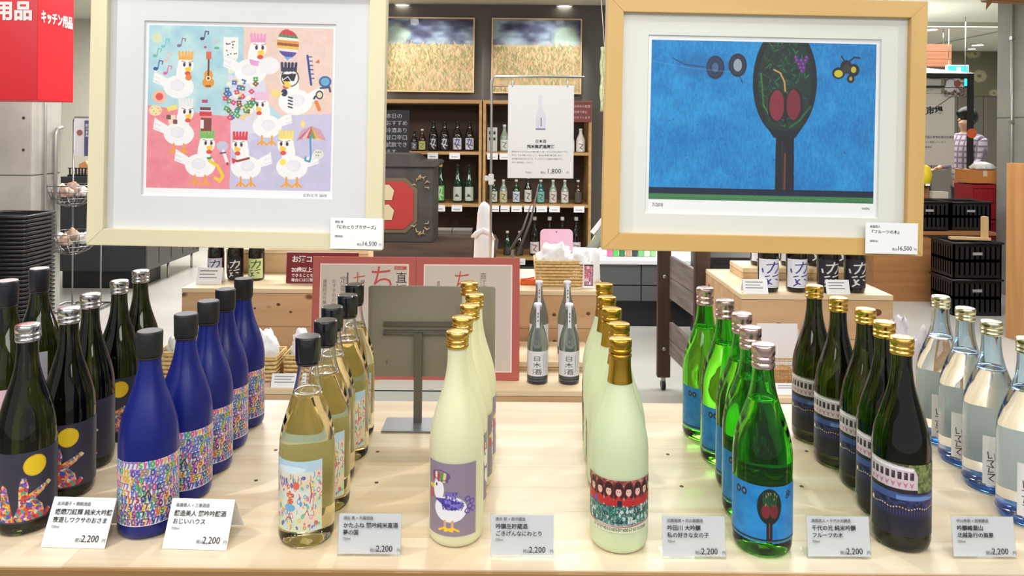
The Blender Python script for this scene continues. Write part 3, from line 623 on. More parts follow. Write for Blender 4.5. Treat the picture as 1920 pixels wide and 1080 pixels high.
# ================================================================== FRAMED PICTURES HANGING OVER THE TABLE
FD = 1.295
def framed(lab, TL, TR, BL, ih, out, inn, mat_c, cvs, woodm, member, sign, card_px, card_lines, card_lab, wires):
    """TL/TR/BL pixel corners of the print; out = outer frame margins round the print in pixels (l, r, t, b)"""
    a, b, c = P(*TL, FD), P(*TR, FD), P(*BL, FD)
    ux = (b - a).normalized(); ang = math.atan2(-ux.z, ux.x); k = FD / F; w = (b - a).length; h = (c - a).length
    cen = (b + c) / 2; t = thing('framed_picture', lab, 'picture', cen, 0); t.rotation_euler = (0, ang, 0)
    l, r, tp, bt = [q * k for q in out]; m = member * k
    X0, X1, Z0, Z1 = -w / 2 - l, w / 2 + r, -h / 2 - bt, h / 2 + tp; D0, D1 = -.012, .012
    def rail(p4):
        MB().add([(x, D0, z) for x, z in p4] + [(x, D1, z) for x, z in p4], [(0, 1, 2, 3), (7, 6, 5, 4), (0, 4, 5, 1), (1, 5, 6, 2), (2, 6, 7, 3), (3, 7, 4, 0)]).build('frame_rail', woodm[0 if abs(p4[0][1] - p4[1][1]) < 1e-6 else 1], t, bevel=.0008)
    rail([(X0, Z0), (X1, Z0), (X1 - m, Z0 + m), (X0 + m, Z0 + m)]); rail([(X0 + m, Z1 - m), (X1 - m, Z1 - m), (X1, Z1), (X0, Z1)])
    rail([(X0, Z1), (X0, Z0), (X0 + m, Z0 + m), (X0 + m, Z1 - m)]); rail([(X1 - m, Z1 - m), (X1 - m, Z0 + m), (X1, Z0), (X1, Z1)])
    il, ir, it, ib = [q * k for q in inn]     # window margins round the print
    wx0, wx1, wz0, wz1 = -w / 2 - il, w / 2 + ir, -h / 2 - ib, h / 2 + it
    yb_ = .002; yf_ = -.001; mb = MB(); bv = .0016
    ox0, ox1, oz0, oz1 = X0 + m - .002, X1 - m + .002, Z0 + m - .002, Z1 - m + .002
    O = [(ox0, oz0), (ox1, oz0), (ox1, oz1), (ox0, oz1)]; I = [(wx0, wz0), (wx1, wz0), (wx1, wz1), (wx0, wz1)]; J = [(wx0 + bv, wz0 + bv), (wx1 - bv, wz0 + bv), (wx1 - bv, wz1 - bv), (wx0 + bv, wz1 - bv)]
    mb.add([(x, yf_, z) for x, z in O + I] + [(x, yb_, z) for x, z in J], [(i, (i + 1) % 4, 4 + (i + 1) % 4, 4 + i) for i in range(4)] + [(4 + i, 4 + (i + 1) % 4, 8 + (i + 1) % 4, 8 + i) for i in range(4)])
    mb.build('mat_board', mat_c, t, fix=False)
    box('print_paper', (wx0 - .004, .0022, wz0 - .004), (wx1 + .004, .003, wz1 + .004), mat('print_paper', (246, 246, 248), .7), t)
    pr_ = cvs.sheet('print', w, h, M_PRINT, t, y=.0019)
    if sign: text(sign[0], .0085, M_GREYINK, t, (-w / 2 + .006, .0018, -h / 2 - .0125)); text(sign[1], .0065, M_GREYINK, t, (w / 2 - .006, .0018, -h / 2 - .0105), align='RIGHT')
    box('backing_board', (X0 + m - .002, .004, Z0 + m - .002), (X1 - m + .002, .008, Z1 - m + .002), mat('backing_brown', (150, 120, 90), .8), t)
    box('glass_pane', (X0 + m - .001, -.0065, Z0 + m - .001), (X1 - m + .001, -.0045, Z1 - m + .001), pane_mat('picture_glass', (253, 253, 253), .015), t)
    for x in wires:
        MB().tube([(x[0], .010, Z1 - .03), (x[1], .02, 2.8 - cen.z)], .0012, 5).build('hanging_cord', mat('white_cord', (225, 225, 220), .5), t)
    # price card leaning on the lower rail
    q = P(*card_px, FD - .018); W, H = .0895, .053
    tc = thing('price_card', card_lab, 'card', (q.x, q.y, q.z), 0, 'price cards fixed to the picture frames'); tc.rotation_euler = (0, ang, 0)
    box('card_face', (-W / 2, -.0004, 0), (W / 2, .0004, H), M_WHITE, tc); box('adhesive_pad', (-.01, .0004, .006), (.01, .0055, .02), M_WHITE, tc)
    card_text(tc, W, H, *card_lines, y=-.0006, big=0)
    return t
# left print: hens with instruments and toys
L = Cv(346, 305, (176, 214, 222), 1.5, 2)
L.cloud((0, 0, 346, 305), (166, 208, 222), (196, 228, 230), 40, seed=1)
L.poly([(178, 0), (346, 0), (346, 170), (250, 165), (178, 100)], (238, 206, 192)); L.cloud((182, 0, 346, 100), (240, 212, 204), (232, 198, 184), 30, al=.6, seed=2)
L.poly([(0, 150), (120, 166), (158, 168), (160, 305), (0, 305)], (240, 140, 152)); L.poly([(158, 190), (260, 165), (346, 160), (346, 305), (156, 305)], (204, 198, 226)); L.poly([(150, 90), (220, 100), (230, 200), (158, 230)], (222, 218, 232))
L.cloud((0, 170, 156, 305), (244, 150, 160), (236, 128, 142), 30, al=.5, seed=5); L.cloud((160, 200, 346, 305), (206, 200, 230), (196, 192, 222), 30, al=.6, seed=6)
def note(x, y, c, s=1): L.ell(x, y, 4.2 * s, 3 * s, c); L.line([(x + 3.6 * s, y), (x + 6 * s, y - 14 * s), (x + 12 * s, y - 13 * s), (x + 11 * s, y - 8 * s)], 1.8, c)
note(27, 40, (110, 200, 200)); note(12, 58, (110, 190, 160)); note(57, 38, (140, 110, 150)); note(100, 24, (60, 60, 110)); note(14, 82, (30, 90, 150), 1.1); note(32, 90, (230, 100, 160)); note(32, 66, (236, 190, 180))
L.ell(16, 24, 9, 10, (214, 226, 190)); L.ell(106, 40, 3, 2, (200, 70, 120)); L.ell(128, 41, 5, 2.4, (90, 180, 140)); L.ell(125, 27, 8, 6, (190, 210, 214))
# guitar
L.ell(113, 106, 11, 10, (232, 154, 60)); L.ell(113, 92, 8.5, 9, (232, 154, 60)); L.rect(111.5, 56, 114.8, 94, (110, 60, 40)); L.rect(108, 48, 118, 62, (222, 110, 80)); L.ell(113, 98, 4.5, 4.5, (250, 235, 210)); L.ell(113, 98, 2.4, 2.4, (60, 30, 30)); L.rect(108, 111, 118, 114, (160, 80, 30))
# speckled flask
L.rect(140, 20, 168, 56, (244, 244, 240)); L.ell(154, 56, 14, 10, (244, 244, 240)); L.poly([(148, 60), (166, 60), (160, 88), (150, 88)], (232, 236, 220))
for i in range(14): L.ell(143 + RS.uniform(0, 23), 24 + RS.uniform(0, 32), 1.3, 1.3, (60, 60, 60))
chick(L, 58, 80, 1.35, (246, 176, 80), 1, feet=False); L.ell(76, 97, 6, 6, (232, 130, 60)); chick(L, 60, 168, 1.35, (240, 236, 236), 1)
chick(L, 192, 46, 1.45, (236, 158, 200), 1, feet=False); L.poly([(188, 60), (216, 66), (206, 74), (192, 71)], (232, 160, 214)); L.ell(226, 72, 20, 16, (244, 240, 240))
chick(L, 277, 100, 1.5, (52, 52, 84), -1, look=(30, 30, 40), feet=False); L.ring(266, 94, 16, 16, 2, (60, 60, 60)); L.poly([(250, 88), (278, 86), (274, 100), (254, 101)], (40, 40, 52)); L.line([(252, 99), (262, 92), (268, 100)], 1.6, (240, 240, 240)); L.ell(256, 122, 6, 7, (44, 50, 90)); L.ell(262, 108, 7, 4, (250, 210, 90))
for i in range(4): L.line([(264, 130 + i * 6), (271, 132 + i * 6)], 2.6, (40, 40, 60))
chick(L, 225, 152, 1.3, (240, 190, 220), -1); chick(L, 101, 226, 1.35, (120, 190, 96), 1); L.poly([(112, 246), (124, 244), (118, 254)], (60, 150, 90)); chick(L, 187, 228, 1.35, (222, 64, 76), -1); chick(L, 273, 225, 1.4, (244, 222, 120), -1)
L.poly([(238, 114), (230, 122), (234, 130), (246, 130), (254, 122), (244, 120)], (250, 220, 130))
# striped balloon
bands = [(206, 60, 60), (206, 60, 60), (90, 130, 90), (240, 240, 230), (230, 150, 60), (150, 80, 50), (240, 190, 80), (240, 230, 220), (92, 64, 150), (60, 70, 160)]
for i in range(80):
    yy = 4 + i * .65; hw = 20 * math.sqrt(max(0, 1 - ((yy - 30) / 26) ** 2)); L.line([(261 - hw, yy - 1.5), (261 + hw, yy + 1.5)], .9, bands[min(9, i // 8)])
L.poly([(254, 55), (268, 55), (261, 62)], (120, 170, 220))
# comb, magnifier, bird, triangle
L.line([(298, 52), (302, 80), (306, 106)], 4, (40, 70, 150)); [L.line([(299 + i, 54 + i * 8), (306 + i, 54 + i * 8)], 2, (40, 70, 150)) for i in range(6)]
L.poly([(312, 64), (320, 58), (321, 66)], (222, 100, 60)); L.ell(332, 100, 10, 9, (110, 170, 210)); L.ring(332, 100, 10, 9, 3, (60, 90, 150)); L.line([(324, 112), (340, 110), (342, 118)], 4, (60, 80, 120)); L.ring(322, 125, 6, 7, 2.4, (70, 50, 60)); L.ell(322, 125, 4, 5, (230, 220, 170)); L.line([(316, 138), (322, 152)], 7, (232, 130, 70)); L.line([(314, 128), (312, 132)], 4, (60, 60, 80))
# jam jar, sun badges, cookie
L.rect(102, 138, 113, 144, (190, 60, 110)); L.rect(99, 152, 119, 158, (120, 60, 70)); L.rect(98, 160, 121, 169, (216, 60, 70)); L.rect(101, 172, 121, 197, (130, 66, 60)); L.rect(100, 176, 106, 192, (240, 236, 236)); L.line([(99, 159), (121, 159)], 1.4, (250, 250, 250))
L.ell(22, 134, 13, 12, (250, 190, 170)); L.ell(22, 134, 7, 7, (226, 84, 74)); L.poly([(36, 154), (54, 148), (56, 156), (40, 162)], (246, 226, 110)); L.ell(15, 160, 12, 10, (244, 224, 170)); [L.ell(8 + i * 4, 156 + (i % 3) * 5, 1.2, 1.2, (200, 150, 90)) for i in range(5)]
for i in range(4): L.rect(36 + (i % 2) * 9 + (i // 2) * 4, 168 + (i // 2) * 9, 44 + (i % 2) * 9 + (i // 2) * 4, 176 + (i // 2) * 9, [(120, 76, 66), (246, 226, 190)][(i + i // 2) % 2])
# bouquet
for i in range(54):
    x, y = 141 + RS.uniform(0, 62), 96 + RS.uniform(0, 76); c = [(80, 160, 90), (220, 70, 110), (60, 110, 180), (240, 240, 230), (246, 200, 120), (120, 90, 70), (60, 140, 120)][i % 7]
    for q in range(4): L.ell(x + 3 * math.cos(q * 1.57 + i), y + 3 * math.sin(q * 1.57 + i), 2.8, 2.2, c)
    L.ell(x, y, 1.3, 1.3, (250, 240, 200))
# saxophone, mic, umbrella, bowtie
L.line([(118, 252), (134, 262), (144, 280), (138, 290), (130, 284)], 6, (244, 208, 60)); L.ell(142, 224, 11, 9, (196, 198, 220)); L.line([(144, 234), (152, 256)], 6, (240, 240, 244)); L.line([(138, 238), (148, 236)], 2.4, (60, 60, 80)); L.ell(152, 257, 3, 3, (200, 60, 80))
L.poly([(160, 246), (172, 250), (162, 258)], (222, 50, 60)); L.line([(170, 252), (192, 246)], 4, (150, 60, 60)); L.ell(256, 252, 6, 6, (250, 226, 90))
for i, c in enumerate([(190, 120, 170), (240, 240, 240), (214, 60, 60), (100, 180, 90), (244, 220, 110), (240, 190, 190)]):
    x0 = 282 + i * 8.6; L.poly([(308, 184), (x0, 212 - 9 * math.cos((i - 2.5) * .35) * .6), (x0 + 8.8, 212 - 9 * math.cos((i - 1.5) * .35) * .6)], c)
L.poly([(280, 212), (290, 192), (308, 183), (326, 190), (336, 210), (308, 204)], (214, 90, 80), .35); L.line([(306, 200), (308, 240), (306, 250), (298, 248), (298, 242)], 3.4, (70, 150, 200)); L.ell(322, 236, 10, 9, (232, 230, 220)); [L.ell(318 + (i % 3) * 4, 232 + i // 3 * 6, 1, 1, (60, 60, 60)) for i in range(5)]
L.ell(292, 180, 4, 7, (248, 220, 130))
L.cloud((0, 0, 346, 305), (255, 255, 255), (120, 110, 120), 6, al=.035, seed=9)
FW1 = wood('frame_wood_lit', (222, 212, 176), (230, 221, 186), 'X', 2, .45); FW1v = wood('frame_wood_lit_upright', (222, 212, 176), (230, 221, 186), 'Z', 2, .45)  # strong light on the left frame put into its wood colour
FW2 = wood('frame_wood_dim', (208, 168, 100), (220, 182, 116), 'X', 2, .45); FW2v = wood('frame_wood_dim_upright', (206, 166, 98), (218, 180, 114), 'Z', 2, .45)  # same wood as the left frame, coloured darker for weaker light
framed('framed print of white hens with instruments in wood frame coloured as brightly lit', (277.6, 46.4), (623.5, 53.4), (274, 351.5), 305, (102, 101, 92, 108), (8, 6, 8, 15), mat('mat_board_white', (228, 228, 230), .8), L, (FW1, FW1v), 31, ('', 'にわとり 2015'),
       (668, 467), ('須佐 寛', '『にわとりブラザーズ』', '', '16,500'), 'small white price card on the lower right corner of the hen picture frame', [(-.18, -.22), (.18, .22)])
# right print: fruit tree on blue
T = Cv(422, 300, (24, 136, 206), 1.35, 2)
T.cloud((0, 0, 422, 300), (16, 122, 196), (40, 154, 222), 60, seed=3, al=.9); T.cloud((0, 0, 422, 300), (10, 90, 160), (40, 160, 222), 7, asp=.4, seed=13, al=.28)
T.poly([(0, 288), (422, 280), (422, 300), (0, 300)], (60, 122, 78)); T.rect(0, 277, 422, 289, (14, 28, 60), jit=6)
for x in range(0, 422, 9): T.line([(x, 294), (x + 8, 291)], 2, (90, 150, 80), .6)
T.cloud((225, 170, 270, 285), (20, 22, 30), (40, 36, 44), 6, al=0, seed=4); T.poly([(236, 168), (270, 168), (272, 280), (236, 282)], (22, 22, 34), jit=5); T.line([(254, 210), (254, 276)], 4, (120, 70, 46), .8); T.line([(248, 190), (250, 276)], 2, (70, 50, 44), .6)
pts = [(200, 4), (297, 4), (305, 30), (311, 70), (308, 120), (296, 156), (276, 170), (250, 178), (226, 172), (208, 156), (196, 126), (192, 80), (194, 40)]
T.ell(251, 74, 60, 104, (20, 30, 36), jit=6); T.ell(251, 74, 50, 92, (24, 46, 40), jit=8); T.poly([(212, 150), (292, 150), (272, 180), (232, 180)], (20, 30, 36), jit=5); T.ell(251, 152, 36, 14, (24, 44, 38), jit=6)
rs_ = np.random.RandomState(21)
for i in range(300):
    a_, r_ = rs_.uniform(0, 2 * PI), rs_.uniform(0, 1) ** .6; x, y = 251 + 48 * r_ * math.cos(a_), 74 + 84 * r_ * math.sin(a_)
    c = [(30, 96, 60), (24, 74, 50), (46, 130, 70), (18, 56, 70), (14, 30, 30), (60, 60, 40)][rs_.randint(6)]; T.line([(x, y), (x + rs_.uniform(-9, 9), y + rs_.uniform(-12, 12))], 2, c, .75)
T.line([(206, 60), (212, 120), (232, 150)], 3, (60, 130, 50), .8); T.line([(300, 120), (280, 146), (262, 160)], 4, (50, 120, 60), .7)
T.ell(236, 120, 17, 32, (30, 24, 34)); T.ell(270, 118, 17, 32, (30, 24, 34)); T.ell(237, 119, 14, 29, (132, 40, 58), jit=8); T.ell(268, 117, 13, 29, (120, 36, 56), jit=8); T.line([(252, 96), (253, 150)], 5, (24, 18, 26))
for q in range(2): T.line([(230, 52), (242, 58), (250, 74), (252, 92)], 4 - q * 2, [(120, 90, 60), (206, 170, 90)][q])
for x, y in ((273, 34), (281, 34), (289, 34), (277, 41), (285, 41), (280, 48), (286, 48), (283, 54), (271, 28), (291, 28)): T.ell(x, y, 4, 4, (90, 44, 120)); T.ell(x - 1, y - 1, 1.6, 1.6, (150, 90, 180))
for x, y in ((120, 50), (162, 45)):
    T.ell(x, y, 17, 22, (34, 38, 58), jit=6); T.ring(x, y, 12, 16, 3, (60, 62, 84), .6); T.ell(x, y, 6 if x < 150 else 8, 9 if x < 150 else 12, (96, 118, 140) if x < 150 else (146, 160, 176))
T.ell(96, 46, 46, 20, (24, 80, 140), al=.4, soft=18); T.line([(40, 34), (64, 46), (100, 50)], 2, (20, 50, 100), .7); T.line([(166, 66), (172, 78)], 2, (24, 40, 80), .7)
for x, y, rx, ry in ((351, 56, 12, 11), (365, 44, 11, 13), (379, 50, 11, 12), (374, 66, 7, 8)):
    T.ell(x, y, rx, ry, (30, 34, 46))
T.ell(351, 57, 8, 7, (206, 196, 50)); T.ell(379, 49, 5, 6, (200, 186, 50)); T.ell(374, 66, 3, 4, (180, 160, 60)); T.ell(366, 48, 7, 9, (60, 52, 50)); T.line([(362, 34), (356, 24)], 2.4, (26, 34, 60)); T.line([(370, 34), (380, 26), (390, 27)], 3, (26, 34, 60))
for i in range(24): T.ell(rs_.uniform(5, 417), rs_.uniform(90, 270), 1.6, 1, (16, 60, 120), al=.7)
T.line([(0, 40), (70, 52), (150, 58)], 1.2, (110, 180, 220), .5)
framed('framed print of dark fruit tree on bright blue in wood frame coloured as less lit', (1223.5, 74), (1645.5, 83), (1215.5, 373), 299, (87, 87, 80, 95), (7, 8, 9, 27), mat('mat_board_ivory', (232, 233, 226), .8), T, (FW2, FW2v), 31, ('7/200', 'nobu'),
       (1671, 476), ('高橋悠人', '『フルーツの木』', '', '16,500'), 'small white price card on the lower right corner of the fruit tree picture frame', [(-.21, -.27), (.21, .27)])

# ================================================================== STEEL SIGN STAND, seen from behind
ds = 1.575
s = thing('sign_stand', 'grey steel sign stand with flat panel, seen from behind, at the table back', 'stand', (PX(786, ds, 790), at_z(786, 792, TZ).y, TZ + .0005))
ys = s.location.y; kx = ys / F
g = lambda px, py: P(px, py, ys + .01) - s.location
M_PANEL = mat('taupe_sheet_steel', (150, 145, 129), .45, .15, var=.06, vscale=3)
a, b = g(690, 705), g(929, 537)
def rrect(m, x0, z0, x1, z1, r, y0, y1):
    pts = []
    for cx, cz, a0 in ((x1 - r, z0 + r, -90), (x1 - r, z1 - r, 0), (x0 + r, z1 - r, 90), (x0 + r, z0 + r, 180)):
        for k in range(6): q = math.radians(a0 + k * 18); pts.append((cx + r * math.cos(q), cz + r * math.sin(q)))
    return m.prism(pts, y0, y1)
rrect(MB(), a.x, a.z, b.x, b.z, .006, .008, .0105).build('panel', M_PANEL, s)
c = g(850, 626); c2 = g(720, 602); box('clamp_bar', (c2.x, -.002, c.z), (c.x, .008, c.z + .009), mat('dull_steel', (120, 118, 110), .35, .7), s, bevel=.001); box('clamp_bar', (c2.x, -.001, c2.z - .008), (c.x, .008, c2.z), MATS['dull_steel'], s, bevel=.001)
box('column', (-.0085, -.012, .002), (.0085, -.002, c.z + .006), MATS['dull_steel'], s, bevel=.001)
box('base_plate', (-.068, -.055, 0), (.06, .018, .003), mat('base_steel', (146, 148, 152), .3, .6), s, bevel=.001)
for x in (-.003, .003): MB().lathe([(0, .002), (.002, .0018)], 10, M=Matrix.Translation((a.x + .04 + x * 0, .0078, a.z + .03 + x)) @ Matrix.Rotation(PI / 2, 4, 'X')).build('rivet', M_STEEL, s)

# ================================================================== CEDAR STEPS AND BLOCKS BEHIND THE TABLE
CED = wood('cedar_side', (196, 156, 112), (216, 182, 142), 'X', 2.0, .6, knots=5.5, kcol=(120, 76, 44)); CEDT = wood('cedar_top', (226, 200, 162), (238, 216, 182), 'X', 2.0, .55)
CED2 = wood('cedar_end', (206, 172, 128), (220, 190, 150), 'X', 2, .6)
SZ = .50
def cedar(name, lab, cat, x0, x1, y0, y1, z0, z1, rz=0, loc=None, nb=3, side=CED):
    cx = (x0 + x1) / 2; t = thing(name, lab, cat, (cx, y0, z0) if loc is None else loc, rz)
    W, D_, H = x1 - x0, y1 - y0, z1 - z0; tt = .02
    nh = max(1, round((H - tt) / .16)); hz = (H - tt) / nh
    for i in range(nh):
        for q in (0, 1): box('plank', (-W / 2, q * (D_ - .018), i * hz), (W / 2, q * (D_ - .018) + .018, (i + 1) * hz - .0015), side, t, bevel=.0012)
        for q in (-1, 1): box('plank', (q * (W / 2 - .009) - .009, .0185, i * hz), (q * (W / 2 - .009) + .009, D_ - .0185, (i + 1) * hz - .0015), side, t, bevel=.001)
    for i in range(nb): box('top_board', (-W / 2 - .001, i * D_ / nb, H - tt), (W / 2 + .001, (i + 1) * D_ / nb - .0015, H), CEDT, t, bevel=.0015)
    return t
stepL = cedar('cedar_step', 'low cedar step with baskets and bottles in front of the long block', 'step', PX(470, 2.75), PX(1103, 2.75), 2.75, 3.28, 0, SZ)
cedar('cedar_riser', 'thin cedar riser under the rear pair of clear bottles', 'riser', PX(930, 2.98), PX(1110, 2.98), 2.98, 3.27, SZ + .0005, .535, nb=1)
xl, xr2 = PX(341, 3.3, 545), PX(1138, 3.3, 545); BZ = .75
cedar('cedar_block', 'long knotty cedar block behind the red-bordered board', 'block', xl, xr2, 3.3, 3.82, 0, BZ, nb=3)
cedar('cedar_riser', 'raised pale board at the back of the long cedar block', 'riser', PX(424, 3.66), PX(690, 3.66), 3.66, 3.80, BZ + .0005, BZ + .115, nb=1, side=CED2)
cedar('cedar_step', 'low cedar step with wire basket under the right-hand block', 'step', PX(1448, 2.72), PX(1905, 2.72), 2.70, 2.97, 0, SZ)
p1, p2 = P(1390, 552, 3.0), P(1675, 552, 3.0); RZ = p1.z
cedar('cedar_block', 'right-hand cedar block carrying four large brush-lettered bottles', 'block', p1.x, p2.x, 3.0, 3.55, 0, RZ, nb=3)
cedar('cedar_riser', 'cedar riser under the rear row of brush-lettered bottles', 'riser', PX(1393, 3.3), PX(1622, 3.3), 3.30, 3.50, RZ + .0005, RZ + .05, nb=1, side=CED2)

def knot(px, py, d, r, par):
    p = P(px, py, d) - par.location; MB().lathe([(0, r), (.0012, r * .9), (.0014, r * .35)], 16, M=Matrix.Translation((p.x, .0002, p.z)) @ Matrix.Rotation(PI / 2, 4, 'X') @ Matrix.Diagonal((1, .8, 1, 1))).build('knot', mat('cedar_knot', (112, 70, 42), .6, var=.4, vscale=90), par)
blk = [o for o in C.objects if o.name.startswith('cedar_block')]
bl_, br_ = (blk[0], blk[1]) if blk[0].location.x < blk[1].location.x else (blk[1], blk[0])
for px, py, r in ((522, 571, .009), (545, 585, .007), (478, 578, .006), (1039, 590, .009), (1103, 588, .010), (1040, 640, .009), (560, 640, .008)): knot(px, py, 3.3, r, bl_)
for px, py, r in ((1460, 612, .020), (1645, 586, .018), (1560, 600, .005)): knot(px, py, 3.0, r, br_)
# red-bordered double board
dm = 2.86
t = thing('menu_board', 'red-bordered double panel board with vertical brush lettering, leaning on the step', 'sign', (PX(779, dm), dm, SZ + .001))
x0, x1 = PX(583, dm) - t.location.x, PX(975, dm) - t.location.x; zt = PZ(486, dm) - SZ - .001; t.rotation_euler = (math.radians(-4), 0, 0)
RED = mat('washed_red_paper', (184, 94, 86), .6); CRM = mat('cream_paper', (206, 192, 180), .7)
box('backing', (x0, .002, 0), (x1, .008, zt), RED, t)
for q, (xa, xb) in enumerate(((x0, 0), (0, x1))):
    box('panel', (xa, -.001, 0), (xb - (.002 if q == 0 else 0), .0018, zt), RED, t, bevel=.0005)
    box('inner_sheet', (xa + .029, -.0016, .03), (xb - .029, -.0010, zt - .026), mat('pale_pink_line', (240, 214, 204), .7), t); box('inner_sheet', (xa + .034, -.0020, .035), (xb - .034, -.0016, zt - .031), CRM, t)
RI = mat('red_ink', (196, 84, 78), .6); DI = mat('dark_ink', (70, 62, 64), .7)
text('ち', .12, RI, t, (-.185, -.0024, zt - .13), bold=-.0004, sx=.9); text('七', .05, RI, t, (-.245, -.0024, zt - .10)); text('ち', .10, RI, t, (.14, -.0024, zt - .13), bold=-.0006, sx=.8)
box('red_tab', (-.085, -.0026, zt - .048), (-.038, -.0021, zt - .035), RI, t)
text('2014年', .0105, CRM, t, (-.082, -.0028, zt - .046)); text('直\n江\n津', .045, DI, t, (-.08, -.0024, zt - .095)); text('直\n江\n津', .028, mat('soft_ink', (140, 120, 116), .7), t, (.245, -.0024, zt - .08))
for x, s_, n in ((-.36, '謹\n醸\n純\n米\n吟\n醸\n一\n滴', .016), (-.325, 'お\nす\nす\nめ\nの\n地\n酒\nを\nど\nう\nぞ', .018), (-.295, '定\n番\n酒\n蔵', .03), (-.215, '新\n潟\n銘\n酒', .016), (.02 + .06, '謹\n醸\n純\n米', .012)):
    text(s_, n, MATS['soft_ink'], t, (x, -.0024, zt - .10), line=1.0)
box('ink_rule', (-.268, -.0025, zt - .2), (-.262, -.0021, zt - .06), mat('violet_ink', (110, 92, 112), .7), t)
# pale board on the step in front of it, behind the stand
t = thing('cream_paper_sheet', 'plain pale grey sheet hanging over the step front behind the steel stand', 'paper')
MB().box((PX(702, 2.73), 2.732, SZ - .075), (PX(925, 2.73), 2.736, SZ + .004)).box((PX(702, 2.73), 2.732, SZ + .001), (PX(925, 2.73), 2.85, SZ + .004)).build('sheet', mat('pale_grey_card', (206, 208, 200), .6), t)

# dark red notice
dn = 3.42
t = thing('age_notice', 'dark red notice with white lettering beside the red-bordered board', 'sign', (PX(536, dn), dn, BZ + .0005)); t.rotation_euler = (math.radians(-6), 0, 0)
hn = PZ(476, dn) - BZ; box('board', (0, 0, 0), (.33, .006, hn), mat('maroon_plastic', (126, 34, 44), .4), t, bevel=.0008)
box('board_edge', (0, -.0005, hn - .004), (.33, .0065, hn), mat('pale_edge', (232, 226, 226), .4), t)
for s_, z, n, b in (('お酒コーナー', hn - .045, .032, .001), ('20歳以上であることを', hn - .09, .024, .0008), ('できることを確認できない', hn - .113, .017, .0003), ('場合には酒類の販売を', hn - .134, .017, .0003)): text(s_, n, mat('white_ink', (246, 240, 240), .6), t, (.024, -.0012, z), bold=b)

# ================================================================== GOODS ON THE CEDAR BLOCKS AND STEPS
def ink_strokes(cv, strokes, wd, c):
    for s_ in strokes: cv.line(s_, wd, c)
BRUSH1 = [[(44, 12), (42, 26)], [(24, 24), (60, 20), (58, 40), (46, 58)], [(42, 22), (34, 46), (26, 58)], [(40, 72), (60, 66)], [(12, 42), (14, 56)], [(20, 74), (30, 70)], [(24, 84), (30, 100), (20, 112)], [(34, 84), (26, 96), (36, 104)], [(48, 84), (56, 88)]]
def art_brush(bg, ink, wd=4):
    cv = Cv(72, 120, bg, 1.1); ink_strokes(cv, BRUSH1, wd, ink); cv.line([(30, 114), (56, 113)], 1, (120, 120, 130)); return cv
DARKB = mat('dark_brown_bottle_glass', (26, 20, 14), .08, coat=.6)
def simple_bottle(name, lab, H, R, body, capm, cv=None, z0=.2, z1=.5, span=150, rot=0, grp=None, caplen=.12, seg=28, back=None):
    """H height, z0/z1 label edges as shares of H"""
    t = thing(name, lab, 'bottle', group=grp); pr_ = [(z * H / .3, max(.004, r * R / .0427)) for z, r in PROF]
    MB().lathe(smoothp(pr_, 2), seg).build('glass_body', body, t); rn = pr_[-1][1] * 1.12
    MB().lathe([(H * (1 - caplen), rn), (H * .985, rn), (H, rn * .86)], seg).build('cap', capm, t); t['R'] = R
    if cv is not None: put_label(t, cv, z0 * H, z1 * H, span, rot, dr=.0006)
    return t
# clear bottles with white neck strips, on step and riser
cvj = Cv(64, 76, (226, 226, 228), 1.3)
for i, (gl) in enumerate([[[(24, 16), (36, 16), (36, 28), (24, 28), (24, 16)], [(24, 22), (36, 22)]], [[(22, 38), (38, 38)], [(30, 33), (30, 48)], [(30, 38), (22, 46)], [(30, 38), (38, 46)]], [[(21, 54), (23, 56)], [(20, 59), (22, 61)], [(20, 68), (24, 63)], [(26, 54), (40, 54)], [(28, 58), (39, 58), (39, 68), (28, 68), (28, 58)], [(31, 54), (31, 62)], [(35, 54), (35, 62)], [(28, 64), (39, 64)]]]): ink_strokes(cvj, gl, 1.5, (50, 50, 56))
cvj.line([(46, 10), (46, 60)], 1, (150, 150, 160)); cvj.line([(52, 10), (52, 50)], 1, (170, 170, 176))
GREYG = mat('smoky_bottle_glass', (150, 164, 162), .06, trans=.75, coat=.3, ior=1.3)
nb = simple_bottle('sake_bottle', '', .300, .040, GREYG, mat('white_cap', (226, 226, 232), .4), cvj, .11, .42, 150, caplen=.05)
MB().lathe([(.0006, .0345), (.005, .0395), (.022, .0402)], 28, cap=False).build('dark_foot', mat('dark_violet_base', (56, 50, 72), .2), nb)
nstrip = Cv(10, 60, (228, 228, 236), 1.3); ink_strokes(nstrip, [[(5, 20), (5, 24)], [(3, 28), (7, 30)], [(5, 34), (4, 40)]], 1.3, (110, 110, 140))
MB().box((-.0065, -.0195, .20), (.0065, -.0185, .295), Matrix.Translation((0, -.004, 0)) @ Matrix.Translation((0, 0, .2)) @ Matrix.Rotation(math.radians(-3), 4, 'X') @ Matrix.Translation((0, 0, -.2))).build('neck_strip', mat('neck_paper', (226, 226, 236), .6), nb)
for z in (.235, .25, .262): box('strip_mark', (-.002, -.0242, z), (.002, -.0237, z + .006), MATS['dark_ink'], nb)
kk = KIDS(nb)
def bsurf(px, py, z, R): return at_z(px, py, z) + Vector((0, R, 0))
for i, (px, d, z, lab) in enumerate([(1008, 2.85, SZ, 'clear sake bottle with white vertical label, left one at the step front'), (1067, 2.85, SZ, 'clear sake bottle with white vertical label, right one at the step front'), (1010, 3.10, .535, 'clear sake bottle on the thin riser, mostly behind the left front bottle'), (1063, 3.10, .535, 'clear sake bottle on the thin riser, mostly behind the right front bottle'), (941, 2.92, SZ, 'clear sake bottle hidden behind the red-bordered board, only its dark foot showing')]):
    x = PX(px, d, 650)
    if i == 0: nb.location = (x, d, z + .0008); nb['label'] = lab
    elif i == 4: clone(nb, (x, d + .0, z + .0008), lab, 0, None, kk)
    else: clone(nb, (x, d, z + .0008), lab, 0, None, kk)
